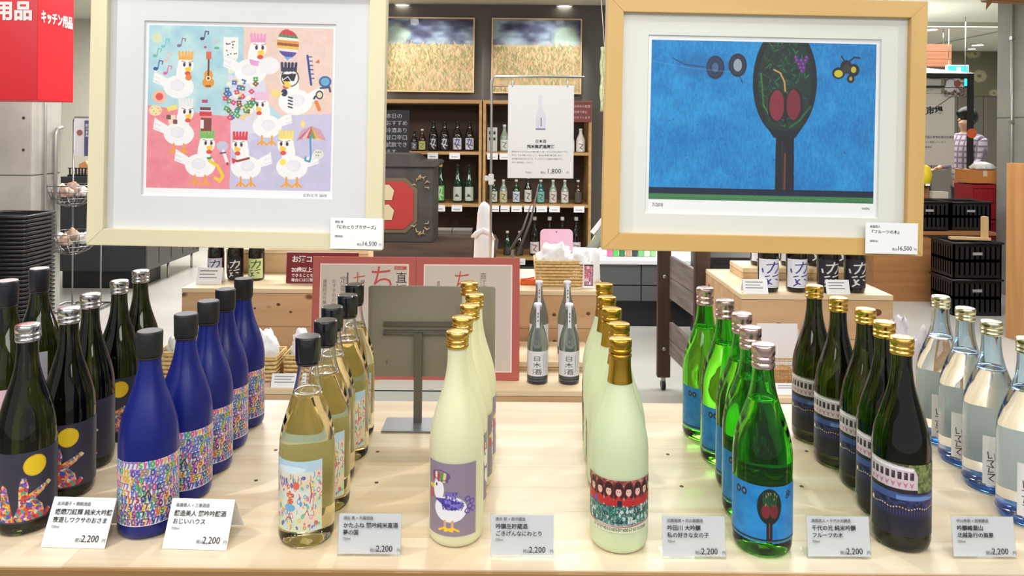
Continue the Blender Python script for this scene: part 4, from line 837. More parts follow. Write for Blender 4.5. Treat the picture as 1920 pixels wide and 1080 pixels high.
# bottles on the right cedar block
bw = simple_bottle('sake_bottle', '', .34, .0415, DARKB, MCAP, art_brush((230, 230, 240), (48, 50, 140)), .06, .40, 150, rot=0)
bk = simple_bottle('sake_bottle', '', .34, .0415, DARKB, MCAP, art_brush((44, 40, 50), (230, 230, 226), 5), .06, .40, 150)
kw, kb_ = KIDS(bw), KIDS(bk)
spots = [(bw, kw, 1440, 3.07, 0, 'dark bottle with white blue-brushed label, at the block front left'), (bw, kw, 1493, 3.07, 0, 'dark bottle with white blue-brushed label, second along the block front'), (bw, kw, 1424, 3.39, .05, 'dark bottle with white label, rear left on the riser of the block'), (bw, kw, 1480, 3.39, .05, 'dark bottle with white label, second in the riser row of the block'),
         (bk, kb_, 1551, 3.07, 0, 'dark bottle with black white-brushed label, left of two at the block front'), (bk, kb_, 1602, 3.07, 0, 'dark bottle with black white-brushed label, right end of the block front'), (bk, kb_, 1528, 3.39, .05, 'dark bottle with black label, third in the riser row of the right-hand block'), (bk, kb_, 1578, 3.39, .05, 'dark bottle with black label, right end of the riser row')]
used_ = set()
for src, ks, px, d, dz, lab in spots:
    loc = (PX(px, d, 530), d, RZ + dz + .0008)
    if src.name not in used_: used_.add(src.name); src.location = loc; src['label'] = lab
    else: clone(src, loc, lab, 0, None, ks)
# three dark bottles on the left cedar block
LG = [(405, (210, 206, 220), (60, 60, 80), 'small dark bottle with pale label, left of three on the long block'), (442, (34, 32, 34), (230, 230, 226), 'small dark bottle with black label, middle of three on the long block'), (481, (200, 214, 150), (60, 90, 40), 'small dark bottle with green and cream label, right of three on the long block')]
for px, bg, ink, lab in LG:
    b = simple_bottle('sake_bottle', lab, .27, .037, DARKB, MCAP, art_brush(bg, ink, 5), .04, .38, 130); b.location = (PX(px, 3.5, 520), 3.5, BZ + .0008)
def small_card(px, d, z, w, h, lab, rows_=3, name='price_card', m=None, lean=18, holder=False):
    t = thing(name, lab, 'card', (PX(px, d, 500), d, z + .0006)); a = math.radians(lean); M = Matrix.Rotation(-a, 4, 'X')
    MB().box((-w / 2, 0, 0), (w / 2, .001, h), M).build('card_face', m or M_WHITE, t)
    top = M @ Vector((0, .001, h)); MB().box((-w / 2, 0, -h * .97), (w / 2, .001, 0), Matrix.Translation(top) @ Matrix.Rotation(a + .1, 4, 'X')).build('card_back', m or M_WHITE, t)
    for i in range(rows_):
        z0 = h * (.78 - i * .2); MB().box((-w * .4, -.0006, z0), (w * (.3 - .1 * (i % 2)), -.0001, z0 + h * .05), M).build('print_line', M_GREYINK, t)
    return t
small_card(391, 3.38, BZ, .115, .075, 'white price card at the left end of the long cedar block')
small_card(1418, 3.04 - .03, RZ, .10, .058, 'white price card at the front left of the right-hand block')
small_card(1573, 3.04 - .03, RZ, .095, .058, 'white price card before the black-label bottles on the right-hand block')
small_card(536, 2.76, SZ, .105, .05, 'low price card at the step front before the left baskets')
# orange packaged box and carton behind the dark red notice
dO = 3.72
t = thing('gift_box', 'orange gift box standing on the raised board behind the red notice', 'box', (PX(537, dO), dO, BZ + .116))
box('carton', (-.095, 0, 0), (.07, .06, .10), mat('orange_card', (226, 104, 46), .5), t, bevel=.002); box('window', (-.03, -.001, .03), (.03, .0, .085), mat('box_window_dark', (46, 56, 60), .3), t); box('window_label', (-.015, -.0016, .04), (.015, -.001, .058), mat('teal_spot', (90, 170, 190), .4), t); box('side_panel', (-.09, -.0012, .01), (-.05, -.0002, .09), M_WHITE, t)
for i in range(4): box('print_line', (-.085 + i * .009, -.0018, .02), (-.082 + i * .009, -.0012, .08), M_GREYINK, t)
t = thing('gift_box', 'second orange box right of the windowed orange gift box', 'box', (PX(568, dO), dO, BZ + .116)); box('carton', (-.0, 0, 0), (.05, .06, .085), MATS['orange_card'], t, bevel=.002); box('lid_band', (-.0, -.001, .07), (.03, .0, .083), M_BLACK, t)
# white cloth-wrapped bottle
t = thing('wrapped_bottle', 'bottle wrapped in knotted white cloth, on the long block behind the red-bordered board', 'bottle', (PX(907, 3.54), 3.54, BZ + .001))
CLO = mat('white_cloth', (240, 240, 242), .85, bump=.2, bscale=30)
def cloth_lathe(prof, n=48, amp=.06, seed=0, folds=9):
    m = MB(); vs = []
    for i, (z, r) in enumerate(prof):
        for k in range(n):
            a = 2 * PI * k / n; q = r * (1 + amp * math.sin(folds * a + z * 40 + seed) * (.4 + .6 * mnoise.noise(Vector((math.cos(a) * 2, math.sin(a) * 2, z * 12 + seed)))))
            vs.append((q * math.cos(a), q * math.sin(a), z))
    fs = [(i * n + k, i * n + (k + 1) % n, (i + 1) * n + (k + 1) % n, (i + 1) * n + k) for i in range(len(prof) - 1) for k in range(n)]
    m.add(vs, fs, True); m.f.append(tuple(reversed(range(n)))); m.f.append(tuple((len(prof) - 1) * n + k for k in range(n))); m.sm += [False, True]; return m
cloth_lathe([(0, .042), (.02, .046), (.1, .047), (.19, .046), (.21, .042), (.225, .036), (.26, .034), (.31, .032), (.345, .026), (.362, .014), (.368, .004)], amp=.12, folds=7).build('wrap', CLO, t)
kn = MB(); kn.tube([(-.052, -.02, .205), (-.03, -.036, .228), (0, -.044, .24), (.03, -.036, .222), (.05, -.012, .19)], [.004, .010, .012, .010, .005], 10); kn.tube([(-.01, -.042, .236), (-.035, -.045, .222), (-.056, -.03, .206)], [.008, .013, .006], 10); kn.build('knot', CLO, t)

# baskets
WICK = mat('pale_wicker', (222, 190, 130), .6, var=.2, vscale=60)
def basket(lab, loc, W, D_, H, rows_=8, st=.012, m=WICK, name='wicker_basket', taper=.88, wire=False):
    t = thing(name, lab, 'basket', loc)
    def loop(s_, z, wob=0, ph=0):
        pts = []; nx = max(4, int(W / st)); ny = max(3, int(D_ / st)); w2, d2 = W / 2 * s_, D_ / 2 * s_
        for i in range(nx): pts.append((-w2 + 2 * w2 * i / nx, -d2 + (wob if (i + ph) % 2 else -wob), z))
        for i in range(ny): pts.append((w2 + (wob if (i + ph) % 2 else -wob), -d2 + 2 * d2 * i / ny, z))
        for i in range(nx): pts.append((w2 - 2 * w2 * i / nx, d2 + (wob if (i + ph) % 2 else -wob), z))
        for i in range(ny): pts.append((-w2 + (wob if (i + ph) % 2 else -wob), d2 - 2 * d2 * i / ny, z))
        return pts
    wv = MB(); rr = H / rows_ * (.42 if not wire else .10)
    for i in range(rows_): z = H * (i + .5) / rows_; wv.tube(loop(taper + (1 - taper) * z / H, z, 0 if wire else .0018, i), rr, 5, closed=True)
    wv.build('weave', m, t, kind='stuff')
    sk = MB()
    for a, b in zip(loop(taper, 0.002), loop(1, H)): sk.tube([a, b], .0016 if not wire else .001, 4)
    sk.build('stakes', m, t, kind='stuff')
    MB().tube(loop(1.01, H), .0045 if not wire else .0025, 6, closed=True).build('rim', m, t)
    box('bottom', (-W / 2 * taper, -D_ / 2 * taper, 0), (W / 2 * taper, D_ / 2 * taper, .003), m, t)
    return t
def crumple(name, lab, cat, loc, sx, sy, sz, m=CLO, seed=0, amp=.35, peaks=3, sub=4):
    bm = bmesh.new(); bmesh.ops.create_icosphere(bm, subdivisions=sub, radius=1)
    for v in bm.verts:
        p = v.co.copy(); n = mnoise.noise(p * 1.6 + Vector((seed, 0, 0))); r2 = abs(mnoise.noise(p * 3.1 + Vector((0, seed, 3)))); r3 = abs(mnoise.noise(p * 7 + Vector((seed, 3, 3))))
        k = 1 + amp * n - amp * .9 * (.35 - r2) - .1 * (.3 - r3)
        v.co = Vector((p.x * sx * k, p.y * sy * k, max(0, (p.z + .25) * sz * k)))
    me = bpy.data.meshes.new(name); bm.to_mesh(me); bm.free(); me.polygons.foreach_set('use_smooth', [True] * len(me.polygons)); me.materials.append(m)
    o = bpy.data.objects.new(name, me); C.objects.link(o); o.location = loc; return tag(o, lab, cat)
b = basket('pale wicker basket holding white cloths on the long block', (PX(1048, 3.46), 3.46, BZ + .001), .225, .15, .115)
crumple('wrapping_cloth', 'white wrapping cloths heaped in the wicker basket on the long block', 'cloth', (PX(1040, 3.46), 3.46, BZ + .10), .082, .06, .075, seed=2)
crumple('wrapping_cloth', 'white cloth draped over the right rim of the wicker basket', 'cloth', (PX(1088, 3.44), 3.42, BZ + .105), .05, .045, .05, seed=5)
t = thing('paper_card', 'pink rounded card sign standing behind the cloth basket', 'sign', (PX(1043, 3.58), 3.58, BZ + .001))
rrect(MB(), -.078, .0, .078, .235, .02, 0, .003).build('card', mat('pink_card', (236, 190, 214), .6), t); MB().lathe([(0, .003), (.001, .003)], 10, M=Matrix.Translation((0, -.0006, .222)) @ Matrix.Rotation(PI / 2, 4, 'X')).build('hole', M_BLACK, t)
t = thing('card_stand', 'small white stand with pink patterned card beside the wicker basket', 'stand', (PX(1104, 3.36), 3.36, BZ + .0008)); box('holder', (-.026, 0, 0), (.026, .006, .008), M_WHITE, t); box('holder_back', (-.026, .004, .0), (.026, .006, .112), M_WHITE, t)
cvp = Cv(20, 42, (226, 170, 190), 1.4); scrib(cvp, 1, 3, 19, 40, [(60, 50, 70), (240, 220, 230), (190, 70, 90), (90, 80, 110)], 5, 6, 1.3, 4); cvp.rect(0, 0, 20, 3, (50, 46, 60)); cvp.rect(0, 39, 20, 42, (50, 46, 60)); cvp.sheet('patterned_card', .042, .095, M_PRINT, t, y=.0032, loc=(0, 0, .058))
t = thing('paper_bag', 'crumpled white bag right of the wicker basket on the long block', 'bag', (PX(1118, 3.5), 3.52, BZ + .001)); cloth_lathe([(0, .044), (.02, .047), (.08, .045), (.12, .043), (.15, .046), (.151, .040)], amp=.10, folds=5, seed=3).build('bag_body', CLO, t)
t.location.x = xr2 - .045; t.scale = (.85, .85, 1)
t = thing('plastic_cone_bag', 'clear pointed flower-style sleeve leaning above the white bag', 'bag', (xr2 - .055, 3.66, BZ + .001))
M_ = Matrix.Translation((0.0, .0, .10)) @ Matrix.Rotation(math.radians(38), 4, 'Y'); MB().lathe([(0, .02), (.08, .028), (.17, .042), (.20, .05)], 20, M=M_).build('sleeve', mat('green_grey_film', (168, 178, 160), .25, trans=.3), t)
MB().box((-.055, -.01, .10), (-.035, .01, .205), M_).build('white_flap', M_WHITE, t); box('stem_holder', (-.015, -.015, 0), (.02, .015, .12), mat('green_grey_film', (0, 0, 0)), t)

t = thing('chopstick_box', 'small orange-red wrapped packet left of the wicker basket', 'box', (PX(990, 3.42), 3.42, BZ + .0008)); box('packet', (-.035, 0, 0), (.035, .05, .022), MATS['orange_card'], t, bevel=.003); MB().tube([(-.03, -.002, .024), (0, -.004, .03), (.03, .01, .034)], .003, 6).build('ribbon', mat('red_ribbon', (220, 80, 60), .5), t)
# left baskets on the step
for i, (px, d, W) in enumerate([(330, 2.9, .14), (499, 2.88, .15), (570, 2.90, .14)]):
    nm = ['partly hidden behind the blue bottles, furthest left', 'between blue bottles and straw-yellow bottles', 'directly behind the caps of the straw-yellow bottles'][i]
    if i == 0: continue
    x = PX(px, d); basket('small wicker basket on the step, ' + nm, (x, d, SZ + .001), W * .8, .13, .095, rows_=6, st=.014)
    crumple('wrapping_cloth', 'white cloth heaped in the small basket ' + nm, 'cloth', (x + .0, d, SZ + .075), .05, .045, .085, seed=7 + i)
stl = cedar('cedar_step', 'low cedar stool with basket left of the long step', 'stool', PX(312, 2.86), PX(372, 2.86), 2.82, 3.0, 0, SZ, nb=1)
x = PX(335, 2.91); basket('small wicker basket on the stool behind the front blue bottles', (x, 2.91, SZ + .001), .11, .13, .10, rows_=6, st=.014); crumple('wrapping_cloth', 'white cloth heaped in the stool basket behind the blue bottles', 'cloth', (x, 2.91, SZ + .08), .042, .045, .07, seed=17)
t = thing('pink_mat', 'pink paper mat under the left baskets on the step', 'mat', (PX(535, 2.77), 2.775, SZ + .0005)); box('sheet', (-.13, 0, 0), (.12, .035, .002), mat('pink_mat_paper', (228, 196, 190), .7), t)
# right basket
bx = basket('wire basket with white paper on the right-hand step', (PX(1470, 2.84), 2.83, SZ + .003), .19, .14, .12, rows_=7, st=.016, m=mat('brass_wire', (190, 150, 90), .4, .5), name='wire_basket', wire=True)
t = thing('lining_paper', 'white sheet of paper standing up in the wire basket', 'paper', (PX(1462, 2.86), 2.86, SZ + .012)); box('sheet', (-.085, .0, .0), (.07, .0012, .215), mat('lining_white', (240, 236, 238), .8), t); box('sheet', (-.06, .012, .0), (.08, .0132, .19), MATS['lining_white'], t)
crumple('wrapped_loaf', 'brown paper bundles seen through the wire basket', 'bundle', (PX(1472, 2.8), 2.80, SZ + .008), .06, .03, .055, m=mat('kraft_paper', (206, 160, 112), .8), seed=4)
crumple('plastic_bag', 'crumpled translucent bag at the right end of the step', 'bag', (PX(1700, 2.85), 2.84, SZ + .002), .09, .06, .20, m=mat('milky_film', (232, 226, 232), .4), seed=9, amp=.5)
t = thing('pink_mat', 'pink mat under the wire basket', 'mat', (PX(1480, 2.72), 2.72, SZ + .0005)); box('sheet', (-.05, 0, 0), (.16, .2, .002), MATS['pink_mat_paper'], t)
small_card(1480, 2.72, SZ + .0025, .09, .04, 'low price card before the wire basket', 2)

# ================================================================== POLE SIGN WITH BOTTLE POSTER
dp = 3.42
x = PX(921, dp, 300); t = thing('pole_sign', 'white hanging poster with pale bottle on a bent steel pole', 'sign', (x, dp, BZ + .001))
zt = PZ(144, dp, 930) - BZ; xe = PX(1096, dp, 145) - x
MB().tube([(0, 0, .003), (0, 0, zt * .5), (0, 0, zt - .02), (.006, 0, zt - .006), (.02, 0, zt), (xe, 0, zt)], .0055, 8).build('pole', M_STEEL, t)
MB().tube([(.004, 0, zt - .045), (xe - .05, 0, zt - .04)], .002, 6).build('cross_wire', M_STEEL, t); box('foot', (-.04, -.05, 0), (.04, .03, .003), M_STEEL, t, bevel=.001)
zc = PZ(335, dp) - BZ; box('clamp', (-.012, -.012, zc - .03), (.012, .012, zc + .02), mat('white_clamp', (225, 225, 220), .5), t, bevel=.003); box('clamp_knob', (-.03, -.008, zc - .012), (-.012, .008, zc + .012), MATS['white_clamp'], t, bevel=.003)
c0, c1, c2 = P(953, 160, dp), P(1076, 164, dp), P(952, 334, dp); w_, h_ = (c1 - c0).length, (c2 - c0).length
cb = Cv(123, 177, (240, 240, 242), 2.2); cb.rect(56.5, 18, 63, 44, (230, 229, 240)); cb.poly([(56.5, 40), (63, 40), (71, 60), (71, 80), (52, 80), (52, 60)], (228, 227, 240)); cb.rect(52, 60, 70, 84, (224, 223, 238)); cb.rect(52, 82, 70, 85, (140, 130, 170)); cb.rect(61, 62, 62.5, 78, (110, 110, 130))
po = cb.sheet('poster', w_, h_, M_PRINT, t, y=-.0085); po.location = ((c0.x + c1.x) / 2 - x, 0, (c0.z + c2.z) / 2 - BZ)
box('poster_board', (c0.x - x, -.008, c2.z - BZ), (c1.x - x, -.006, c0.z - BZ), M_WHITE, t)
for xx in (.02, w_ - .03): MB().tube([(c0.x - x + xx, -.009, c0.z - BZ - .008), (c0.x - x + xx, -.007, c0.z - BZ + .02), (c0.x - x + xx, 0, c0.z - BZ + .02)], .004, 6).build('clip', mat('clear_clip', (214, 222, 226), .2), t)
xc_ = (c0.x + c1.x) / 2 - x; zb = c2.z - BZ
text('日本酒', .017, MATS['dark_ink'], t, (xc_, -.0092, zb + .163), align='CENTER', bold=.0002); text('純米無濾過原酒', .018, M_INK, t, (xc_, -.0092, zb + .138), align='CENTER', bold=.0005)
for i, s_ in enumerate(('新潟の米と水で仕込んだ香り高い一本。やわらかな口当たりです。', '冷やしてもお燗でもおいしく、毎日の食卓に寄り添います。', 'お料理の味を引き立てる、すっきりとした後味が特徴です。', 'ぜひ一度お試しください。')): text(s_, .0088, M_GREYINK, t, (c0.x - x + .018, -.0092, zb + .118 - i * .0165))
text('1,800', .032, MATS['dark_ink'], t, (xc_ + .028, -.0092, zb + .022), sx=.95); text('税込', .012, M_GREYINK, t, (xc_, -.0092, zb + .022)); text('720ml', .012, M_GREYINK, t, (xc_ - .07, -.0092, zb + .022)); text('円', .012, M_GREYINK, t, (xc_ + .118, -.0092, zb + .022))

# ================================================================== SHELF UNITS AND PICTURES ON THE CHARCOAL WALL
ds_ = 7.35
SHW = wood('oak_shelf_edge', (176, 136, 86), (200, 160, 106), 'X', 2, .55); SHB = mat('dark_shelf_back', (74, 58, 46), .7, var=.15)
def shelf(lab, pxa, pxb):
    xa, xb = PX(pxa, ds_, 300), PX(pxb, ds_, 300); t = thing('shelf_unit', lab, 'shelf', ((xa + xb) / 2, ds_, 0)); W = (xb - xa) / 2; H = PZ(188, ds_)
    for q in (-1, 1): box('side_panel', (min(q * W, q * (W - .028)), 0, 0), (max(q * W, q * (W - .028)), .52, H), SHW, t, bevel=.002)
    box('top_panel', (-W + .028, 0, H - .035), (W - .028, .52, H), SHW, t); box('back_panel', (-W + .028, .50, .05), (W - .028, .515, H - .035), SHB, t)
    for z in (SH1, SH2, SH3): box('shelf_board', (-W + .0285, .004, z - .03), (W - .0285, .499, z), SHW, t)
    return t
SH1, SH2, SH3 = PZ(285, ds_), PZ(383, ds_), PZ(482, ds_)
shelf('oak shelf unit left, with dark brush-label bottles on its upper shelf', 690, 903); shelf('oak shelf unit right, behind the hanging bottle poster', 905, 1109)
GB = mat('deep_green_bottle', (20, 52, 34), .08, coat=.6); BRN = mat('brown_bottle', (60, 34, 20), .1, coat=.5); TEAL = mat('teal_bottle', (30, 90, 100), .1, coat=.5); CLB = mat('pale_clear_bottle', (150, 164, 150), .12, coat=.4); BLB = mat('blue_bottle', (30, 50, 120), .1, coat=.5); WHB = mat('white_porcelain', (226, 226, 222), .35)
PCAP = mat('pale_cap', (220, 214, 200), .4)
def far_bottle(px, z, H, R, body, cap, bg, ink, lab, sh='upper', z0=.06, z1=.44, d=ds_ + .12, art=None):
    cv = Cv(20, 24, bg, 1.0)
    if art == 'brush': ink_strokes(cv, [[(6, 4), (14, 4), (12, 12), (8, 18)], [(10, 2), (6, 14)], [(4, 12), (16, 16)], [(8, 16), (12, 22)]], 1.8, ink)
    elif art == 'hill': cv.poly([(5, 17), (9, 11), (12, 14), (15, 17)], ink)
    else: ink_strokes(cv, [[(6, 6), (14, 8), (8, 16), (13, 19)]], 1.6, ink)
    b = simple_bottle('sake_bottle', lab, H, R, body, cap, cv, z0, z1, 120, seg=18, caplen=.09); b.location = (PX(px, d, 350), d, z + .0008); return b
WB = [(812, MCAP, (40, 38, 44), (225, 225, 225), 'brush', 'black label with white brush strokes, left'), (833, MCAP, (40, 38, 44), (225, 225, 225), 'brush', 'black label with white brush strokes, right'), (857, MCAP, (205, 205, 216), (60, 60, 110), 'brush', 'white label with blue brush strokes, left'), (880, MCAP, (205, 205, 216), (60, 60, 110), 'brush', 'white label with blue brush strokes, right')]
for px, cp, bg, ink, ar, nm in WB: far_bottle(px, SH1, .30, .048, DARKB, cp, bg, ink, 'dark upper-shelf bottle, left unit, ' + nm + ' of its pair', art=ar)
far_bottle(776, SH1, .20, .034, DARKB, MCAP, (90, 90, 110), (220, 220, 220), 'small dark bottle beside the yellow-label bottle on the upper shelf'); far_bottle(791, SH1, .22, .038, BRN, WHB, (200, 200, 130), (90, 100, 50), 'small bottle with yellow-green label and white cap, upper shelf')
far_bottle(826, SH2, .39, .046, GB, mat('yellow_cap', (220, 190, 110), .4), (96, 180, 84), (220, 240, 200), 'tall bottle with bright green label and yellow cap, middle shelf', art='brush'); far_bottle(858, SH2, .385, .048, GB, MCAP, (196, 208, 196), (60, 80, 80), 'tall green bottle with white hill label, left of its pair', art='hill', z1=.42); far_bottle(880, SH2, .385, .048, GB, MCAP, (196, 208, 196), (60, 80, 80), 'tall green bottle with white hill label, right of its pair', art='hill', z1=.42)
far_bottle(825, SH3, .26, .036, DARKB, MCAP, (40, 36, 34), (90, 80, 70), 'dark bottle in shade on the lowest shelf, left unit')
mid = [(926, GB, (190, 200, 180), 'green bottle with pale label, beside the steel pole'), (944, CLB, (200, 196, 150), 'clear bottle with cream label'), (968, GB, (200, 204, 216), 'green bottle with blue and white label'), (990, DARKB, (206, 206, 200), 'dark bottle with white label under the poster'), (1014, TEAL, (110, 180, 170), 'teal bottle with green round label'), (1037, CLB, (216, 200, 196), 'clear bottle with pinkish label'), (1059, CLB, (220, 214, 206), 'clear bottle with cream white label'), (1084, BRN, (90, 80, 70), 'brown bottle at the right end')]
for i, (px, m, bg, nm) in enumerate(mid): far_bottle(px, SH2, .235 if i != 3 else .27, .040, m, PCAP, bg, (60, 80, 140) if i == 2 else (70, 70, 70), nm + ', middle shelf of the right unit', z1=.5)
far_bottle(945, SH1, .27, .042, CLB, WHB, (210, 220, 206), (90, 100, 90), 'clear bottle with white cap left of the poster'); far_bottle(1088, SH1 - .0, .235, .045, WHB, WHB, (232, 232, 230), (70, 70, 80), 'white porcelain bottle right of the poster, upper shelf'); far_bottle(1071, SH1, .20, .03, WHB, WHB, (232, 232, 230), (120, 120, 120), 'white bottle peeking out beside the poster edge')
t = thing('bottle_carton', 'pale carton with dark squares beside the steel pole on the upper shelf', 'box', (PX(921, ds_ + .1), ds_ + .08, SH1 + .001)); box('carton', (-.05, 0, 0), (.05, .08, .24), mat('pale_carton', (196, 198, 192), .6), t, bevel=.002)
for x_, z_ in ((-.03, .17), (.012, .17), (-.03, .11), (.012, .11)): box('printed_square', (x_, -.001, z_), (x_ + .02, 0, z_ + .03), M_INK, t)
low = [(952, GB, .24, (60, 60, 60), PCAP), (975, DARKB, .24, (60, 60, 60), PCAP), (1003, DARKB, .385, (220, 210, 210), PCAP), (1031, DARKB, .385, (210, 205, 215), WHB), (1055, DARKB, .385, (210, 205, 215), WHB), (1081, DARKB, .385, (210, 205, 215), WHB)]
for i, (px, m, H, bg, cp) in enumerate(low): far_bottle(px, SH3, H, .040 if H < .3 else .05, m, cp, bg, (120, 60, 60), ['green bottle with no front label, lowest shelf right unit', 'black bottle beside the green one, lowest shelf right unit', 'tall dark bottle with white and red label, lowest shelf', 'tall dark bottle with white neck behind the pink card', 'tall dark bottle with white neck, middle of three on lowest shelf', 'tall dark bottle with white neck, nearest the right side panel'][i], z1=.36)
for px in (1031, 1055, 1081): pass
def tag_card(px, z, lab): 
    t = thing('shelf_price_tag', lab, 'tag', (PX(px, ds_, 350), ds_ - .004, z - .075), 0, 'price tags clipped to shelf edges'); box('card', (-.052, 0, 0), (.052, .002, .062), M_WHITE, t); box('clip', (-.02, .002, .045), (.02, .006, .06), mat('clear_clip', (0, 0, 0)), t); box('print_line', (-.035, -.0006, .02), (.03, 0, .026), M_GREYINK, t)
for px, z, nm in [(811, SH1, 'under the black brush-label pair'), (852, SH1, 'under the white brush-label pair'), (923, SH1, 'left of the steel pole, upper shelf'), (946, SH1, 'under the clear white-capped bottle'), (825, SH2, 'under the bright green label bottle'), (857, SH2, 'under the hill-label pair'), (929, SH2, 'beside the steel pole, middle shelf'), (946, SH2, 'under the cream-label clear bottle'), (969, SH2, 'under the blue and white label bottle'), (993, SH2, 'under the poster, middle shelf'), (1016, SH2, 'under the teal bottle'), (1040, SH2, 'under the pinkish-label bottle'), (1086, SH2, 'at the right end of the middle shelf'), (953, SH3, 'under the green bottle of the lowest shelf'), (976, SH3, 'under the black bottle of the lowest shelf')]: tag_card(px, z, 'small white price tag ' + nm)
c0 = P(1074, 191, ds_ - .01); t = thing('notice_plate', 'dark red notice plate at the top right of the right shelf unit', 'sign', (c0.x, ds_ - .012, PZ(228, ds_))); box('plate', (0, 0, 0), (.185, .006, .205), mat('dull_red_plate', (122, 60, 60), .5), t)
for i in range(3): text(['未成年の飲酒', '法律で禁止', 'されています'][i], .027, mat('pale_pink_ink', (220, 190, 190), .6), t, (.01, -.001, .145 - i * .055))
for px, y0 in ((810, .0), (847, .0)):
    t = thing('card_box', 'low grey card box on the shelf right of the painted chest, ' + ('left' if px == 810 else 'right') + ' one', 'box', (PX(px, 7.1), 7.1, .0)); box('carton', (0, 0, 0), (.185, .15, PZ(434, 7.1)), mat('dull_grey_card', (120, 112, 106), .8), t, bevel=.003); box('lid', (-.004, -.004, PZ(434, 7.1)), (.189, .154, PZ(434, 7.1) + .012), mat('pale_grey_lid', (150, 144, 138), .8), t)
def field_picture(lab, x0, x1, y0, y1, seed):
    a, b, c = P(x0, y0, 7.93), P(x1, y0 + (x1 - x0) * .012, 7.93), P(x0, y1, 7.93); W, H = (b - a).length, (c - a).length; t = thing('field_picture', lab, 'picture', ((a.x + b.x) / 2, 7.94, (a.z + c.z) / 2)); t.rotation_euler = (0, math.radians(.25), 0)
    cv = Cv(168, 140, (60, 66, 90), 1.5); cv.cloud((0, 0, 168, 60), (44, 48, 78), (150, 170, 186), 26, asp=1.8, seed=seed, al=.95); cv.ell(18 if seed == 1 else 140, 34, 26, 22, (176, 200, 176), al=.75, soft=10); cv.cloud((0, 50, 168, 140), (140, 130, 84), (196, 176, 130), 5, asp=.5, seed=seed + 3)
    rs = np.random.RandomState(seed)
    for i in range(1500):
        x, y = rs.uniform(0, 168), 50 + 90 * rs.uniform(0, 1) ** .8; k = (y - 46) / 94; cs = [(214, 184, 140), (204, 150, 110), (130, 136, 76), (222, 204, 160), (212, 160, 128), (104, 120, 66)]; c = cs[rs.randint(6)] if k > .03 else cs[rs.choice([0, 3])]
        cv.line([(x, y), (x + rs.uniform(-6, 6), y - rs.uniform(3, 12))], 1.1, c, .7)
    cv.sheet('photo_print', W - .03, H - .03, M_PRINT, t, y=-.012)
    fr = mat('thin_brass_frame', (206, 180, 140), .4)
    for q in (((-W / 2, -.025, -H / 2), (W / 2, .02, -H / 2 + .014)), ((-W / 2, -.025, H / 2 - .014), (W / 2, .02, H / 2)), ((-W / 2, -.025, -H / 2 + .014), (-W / 2 + .014, .02, H / 2 - .014)), ((W / 2 - .014, -.025, -H / 2 + .014), (W / 2, .02, H / 2 - .014))): box('frame_rail', q[0], q[1], fr, t)
    box('backing_board', (-W / 2 + .014, -.008, -H / 2 + .014), (W / 2 - .014, .015, H / 2 - .014), SHB, t); box('glass_pane', (-W / 2 + .014, -.019, -H / 2 + .014), (W / 2 - .014, -.017, H / 2 - .014), pane_mat('far_picture_glass', (253, 253, 253), .004), t)
field_picture('picture of tall grass under dark sky, left of the two on the charcoal wall', 722, 890, 32, 172, 1); field_picture('picture of tall grass under cloudy sky, right one above the poster', 922, 1091, 34, 175, 4)
# chalkboard
t = thing('chalkboard', 'small black chalkboard with white writing behind the frame edge', 'sign', (PX(745, 6.9), 6.9, 0)); zz = PZ(300, 6.9); box('board', (-.13, 0, zz), (.10, .02, PZ(208, 6.9)), mat('chalk_black', (38, 38, 42), .7), t); box('post', (-.02, .02, 0), (.02, .05, zz + .1), mat('chalk_black', (0, 0, 0)), t)
for i in range(6): text(['本日の', 'おすすめ', '冷酒あり', '甘口辛口', '試飲でき', 'ます'][i], .05, mat('chalk_white', (170, 170, 176), .8), t, (-.115, -.002, zz + .38 - i * .066))
# painted chest on stump table
dc = 6.0; xa, xb = PX(680, dc), PX(812, dc); z0, z1 = PZ(456, dc), PZ(303, dc)
t = thing('stump_table', 'rough dark wooden bench carrying the painted chest', 'bench', ((xa + xb) / 2, dc - .1, 0)); W = .5
MB().prism([(-W, z0 - .1), (-W + .03, z0 - .13), (W + .28, z0 - .12), (W + .3, z0 - .05), (W + .27, z0 - .001), (-W, z0 - .001)], 0, .6).build('top', wood('dark_rough_wood', (58, 42, 34), (84, 64, 52), 'X', 3, .7), t)
for q in (-.35, .5): box('leg', (q, .1, 0), (q + .12, .5, z0 - .125), MATS['dark_rough_wood'], t)
t = thing('painted_chest', 'old black painted chest with red octagonal panel and gold corner ornaments', 'chest', ((xa + xb) / 2, dc, z0)); W = (xb - xa) / 2; H = z1 - z0; CHB = mat('worn_black_lacquer', (62, 58, 56), .5, var=.25, vscale=8)
box('body', (-W, 0, 0), (W, .4, H - .05), CHB, t, bevel=.006); MB().prism([(-W - .01, H - .05), (W + .02, H - .05), (W + .05, H - .02), (W + .03, H), (W - .1, H), (W - .16, H + .05), (-W, H + .06)], -.02, .42).build('cornice', CHB, t, bevel=.004)
r8 = .22; hz = H / 2 - .03; MB().prism([(-W, hz - r8), (W - .22, hz - r8), (W - .13, hz - r8 + .09), (W - .13, hz + r8 - .09), (W - .22, hz + r8), (-W, hz + r8)], -.008, 0).build('panel_border', mat('dull_bronze_paint', (98, 82, 66), .5), t)
MB().prism([(-W, hz - r8 + .03), (W - .235, hz - r8 + .03), (W - .16, hz - r8 + .10), (W - .16, hz + r8 - .10), (W - .235, hz + r8 - .03), (-W, hz + r8 - .03)], -.013, -.008).build('red_panel', mat('chest_red', (158, 46, 44), .5), t)
